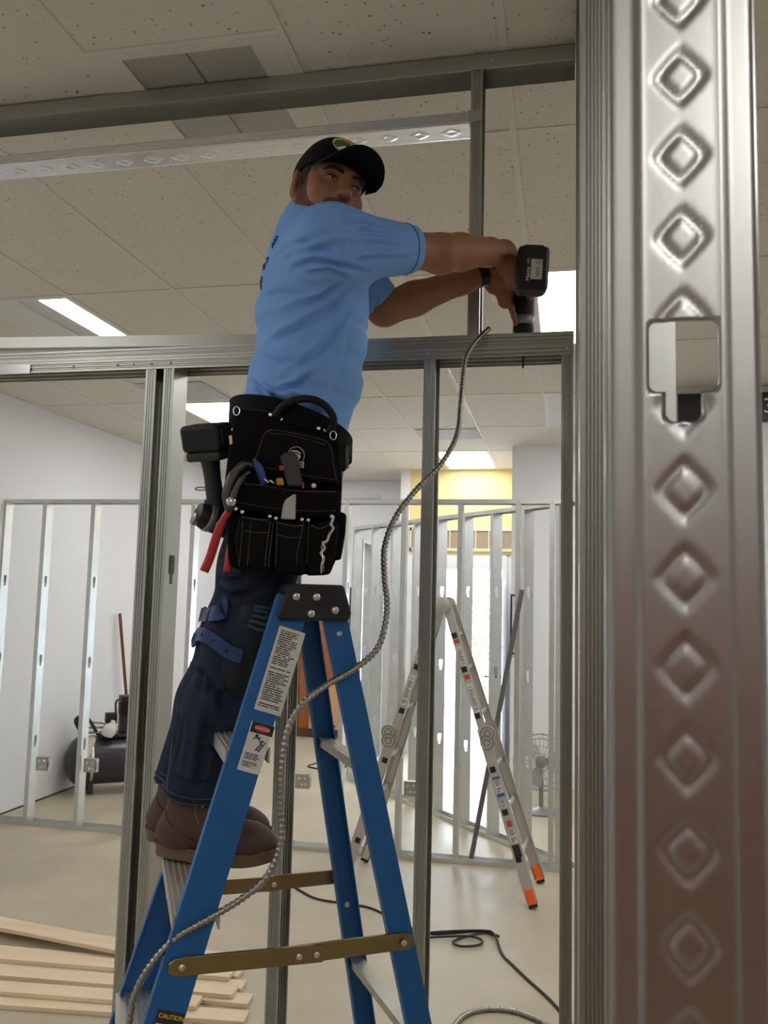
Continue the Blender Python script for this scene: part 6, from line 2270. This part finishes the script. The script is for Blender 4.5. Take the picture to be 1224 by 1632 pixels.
sw = thing('small_pliers', pq(428, 772, 0.04), 'small pale steel pliers tips between screwdriver and yellow tool end', 'pliers')
MB().tube([pq(421, 762, 0.05), pq(428, 770, 0.05)], 0.003, 6).build('jaw', 'steel_shiny', sw, smooth='all')
MB().tube([pq(430, 765, 0.05), pq(437, 771, 0.05)], 0.003, 6).build('jaw', 'steel_shiny', sw, smooth='all')
tag(slab('scraper_blade', [(455, 796), (467, 788), (472, 788), (471, 828), (448, 827), (451, 806)], 0.076, 0.006, 'blade_grey', None, 0.0015), 'pale grey flat scraper standing in the central lower pocket', 'scraper')

ctt = thing('cable_cutters', pq(362, 830, 0.05), 'red-handled cable cutters hanging at the rear of the pouch', 'cutters')
PL_ = 0.058
MB().tube(catmull([pq(366, 812, PL_), pq(352, 836, PL_), pq(343, 862, PL_), pq(335, 888, PL_), pq(325, 911, PL_)], 6), [0.0075] * 6 + [0.0098] * 19, 10).build('handle', 'tool_red', ctt, smooth='all')
MB().tube(catmull([pq(374, 806, 0.006), pq(371, 850, 0.006), pq(366, 884, 0.02), pq(362, 912, 0.024)], 6), 0.0085, 10).build('handle', 'tool_red', ctt, smooth='all')
MB().tube(catmull([pq(367, 816, PL_), pq(362, 790, PL_), pq(372, 758, PL_), pq(390, 740, PL_), pq(402, 742, PL_)], 6), [0.010] * 6 + [0.011] * 7 + [0.009] * 6 + [0.005] * 6, 8).build('jaw', 'steel_dark', ctt, smooth='all')
MB().tube(catmull([pq(366, 812, PL_ + 0.006), pq(374, 784, PL_ + 0.006), pq(386, 762, PL_ + 0.006), pq(398, 752, PL_ + 0.006)], 6), [0.008] * 7 + [0.007] * 6 + [0.004] * 6, 8).build('jaw', 'steel_dark', ctt, smooth='all')
MB().lathe([(0.010, 0), (0.010, 0.006), (0.006, 0.009)], pq(368, 800, PL_ + 0.006), PN, 14).build('pivot', 'steel_shiny', ctt, smooth=True)


# ---- cordless drills
def drill(name, label, batt, ga, gu, body_c_, bd, scale=1.0, sticker_=True, blen=0.062):
    """batt: battery centre, ga: handle axis battery -> body, gu: long way of the battery; body axis through body_c_ along bd (towards the chuck)"""
    ga, bd = unit(ga), unit(bd)
    gu = unit(gu - ga * (gu @ ga))
    gr = np.cross(gu, ga)
    if gr @ RT < 0:
        gr = -gr
    t = thing(name, batt, label, 'drill', 'cordless drills')
    bt = MB().box(batt, (0.080 * scale, 0.116 * scale, blen * scale), (gr, gu, ga)).build('battery', 'tool_black', t, bevel=0.013 * scale, seg=4)
    MB().box(batt + gu * 0.050 * scale, (0.05 * scale, 0.022 * scale, 0.05 * scale), (gr, gu, ga)).build('latch', 'tool_grey', bt, bevel=0.004)
    bs = batt + ga * (blen * scale * 0.5 + 0.010)
    MB().box(bs, (0.072 * scale, 0.104 * scale, 0.022), (gr, gu, ga)).build('handle_foot', 'tool_grey', t, bevel=0.008, seg=3)
    hd0, hd1 = bs, body_c_
    n = 7
    path = [hd0 + (hd1 - hd0) * k / (n - 1) for k in range(n)]
    MB().tube(path, [0.024, 0.0205, 0.019, 0.0195, 0.020, 0.0215, 0.024], 14).build('handle', 'tool_grey', t, smooth='all')
    MB().box(hd0 + (hd1 - hd0) * 0.78 + gu * -0.018, (0.014, 0.018, 0.026), (gr, gu, ga)).build('trigger', 'tool_black', t, bevel=0.004)
    return t, gr, gu, ga


hdl, gr, gu, ga_ = drill('cordless_drill', 'black cordless drill held in both hands against the header', batt_c, DRX + Z_ * 0.145 - batt_c, UP + RT * 0.06, DRX + Z_ * 0.150, -Z_)
MB().lathe([(0.010, 0.238), (0.022, 0.235), (0.029, 0.222), (0.031, 0.200), (0.031, 0.100), (0.029, 0.086)][::-1], DRX, Z_, 24).build('motor_body', 'tool_black', hdl, smooth=True)
MB().lathe([(0.027, 0.060), (0.0295, 0.063), (0.0295, 0.084), (0.027, 0.088)], DRX, Z_, 24).build('torque_ring', 'fan_grey', hdl, smooth=True)
MB().lathe([(0.016, 0.026), (0.024, 0.030), (0.0295, 0.045), (0.0295, 0.058), (0.027, 0.062)], DRX, Z_, 24).build('chuck', 'tool_black', hdl, smooth=True)
MB().lathe([(0.015, 0.004), (0.0185, 0.006), (0.0185, 0.028), (0.012, 0.030)], DRX, Z_, 20).build('chuck_nose', 'tool_black', hdl, smooth=True)
MB().lathe([(0.002, -0.06), (0.003, -0.055), (0.003, 0.006)], DRX, Z_, 10).build('drill_bit', 'steel_dark', hdl, smooth=True)
bf = batt_c - ga_ * (0.031 + 0.0004)
fn = -ga_
la, lb = gr, gu
if np.cross(la, lb) @ fn < 0:
    la = -la
bl_ = label_quad('battery_label', bf + gr * 0.008 - gu * 0.006, la, lb, 0.029, 0.052, 'battery_label', hdl, label='pale grey rating label')
MB().tube([bf + gr * 0.012 + gu * 0.013 + gr * 0.0055 * math.cos(t) + gu * 0.0055 * math.sin(t) + fn * 0.0008 for t in np.linspace(0, 2 * math.pi, 17)[:-1]], 0.0006, 4, close=True).build('label_mark', 'print_black', bl_)
MB().lathe([(0.0014, 0), (0.0014, 0.0008)], bf + gr * 0.012 + gu * 0.013, fn, 8).build('label_mark', 'print_black', bl_)
for q in range(5):
    MB().box(bf + gr * 0.011 - gu * (0.002 + 0.005 * q) + fn * 0.0007, (0.009, 0.0016, 0.0004), (gr, gu, fn)).build('label_mark', 'print_black', bl_)
text_mesh('brand_lettering', 'Makita', 0.0135, bf - gr * 0.0130 - gu * 0.019, gu, -gr if np.cross(gu, -gr) @ fn > 0 else gr, 'print_white', hdl, lift=0.0006)
text_mesh('rating_lettering', '18V', 0.011, bf - gr * 0.0130 + gu * 0.014, gu, -gr if np.cross(gu, -gr) @ fn > 0 else gr, 'battery_label', hdl, lift=0.0006)

# drill hung battery-up in the holster behind the hip
b2 = at(330, 697, 1.90)
g2 = unit(at(346, 812, 1.93) - b2)
hd2, gr2, gu2, ga2 = drill('cordless_drill', 'black cordless drill hanging battery up behind the tool pouch', b2, g2, RT * 0.93 - FW * 0.35, at(347, 826, 1.93), RT, scale=0.86, blen=0.070)
ax2 = unit(RT * 0.75 + FW * 0.5 - UP * 0.35)
c2_ = at(350, 832, 1.93)
MB().lathe([(0.012, -0.060), (0.024, -0.056), (0.030, -0.040), (0.031, 0.03), (0.027, 0.07), (0.018, 0.09)], c2_, ax2, 22).build('motor_body', 'tool_black', hd2, smooth=True)
MB().lathe([(0.0312, -0.035), (0.0325, -0.033), (0.0325, -0.022), (0.0312, -0.020)], c2_, ax2, 22).build('body_ring', 'fan_grey', hd2, smooth=True)
MB().lathe([(0.008, -0.07), (0.014, -0.068), (0.014, -0.058)], c2_ - UP * 0.016, ax2, 12).build('rear_cap', 'fan_grey', hd2, smooth=True)
MB().tube([at(320 + 9 * math.cos(t), 779 + 2.5 * math.sin(t), 1.935) for t in np.linspace(0, 2 * math.pi, 17)[:-1]], 0.0014, 5, close=True).build('belt_hook', 'steel_dark', hd2, smooth='all')
slab('battery_badge', [(326, 676), (341, 675), (342, 680), (327, 681)], 0.04, 0.001, 'fan_grey', None, 0) if False else None
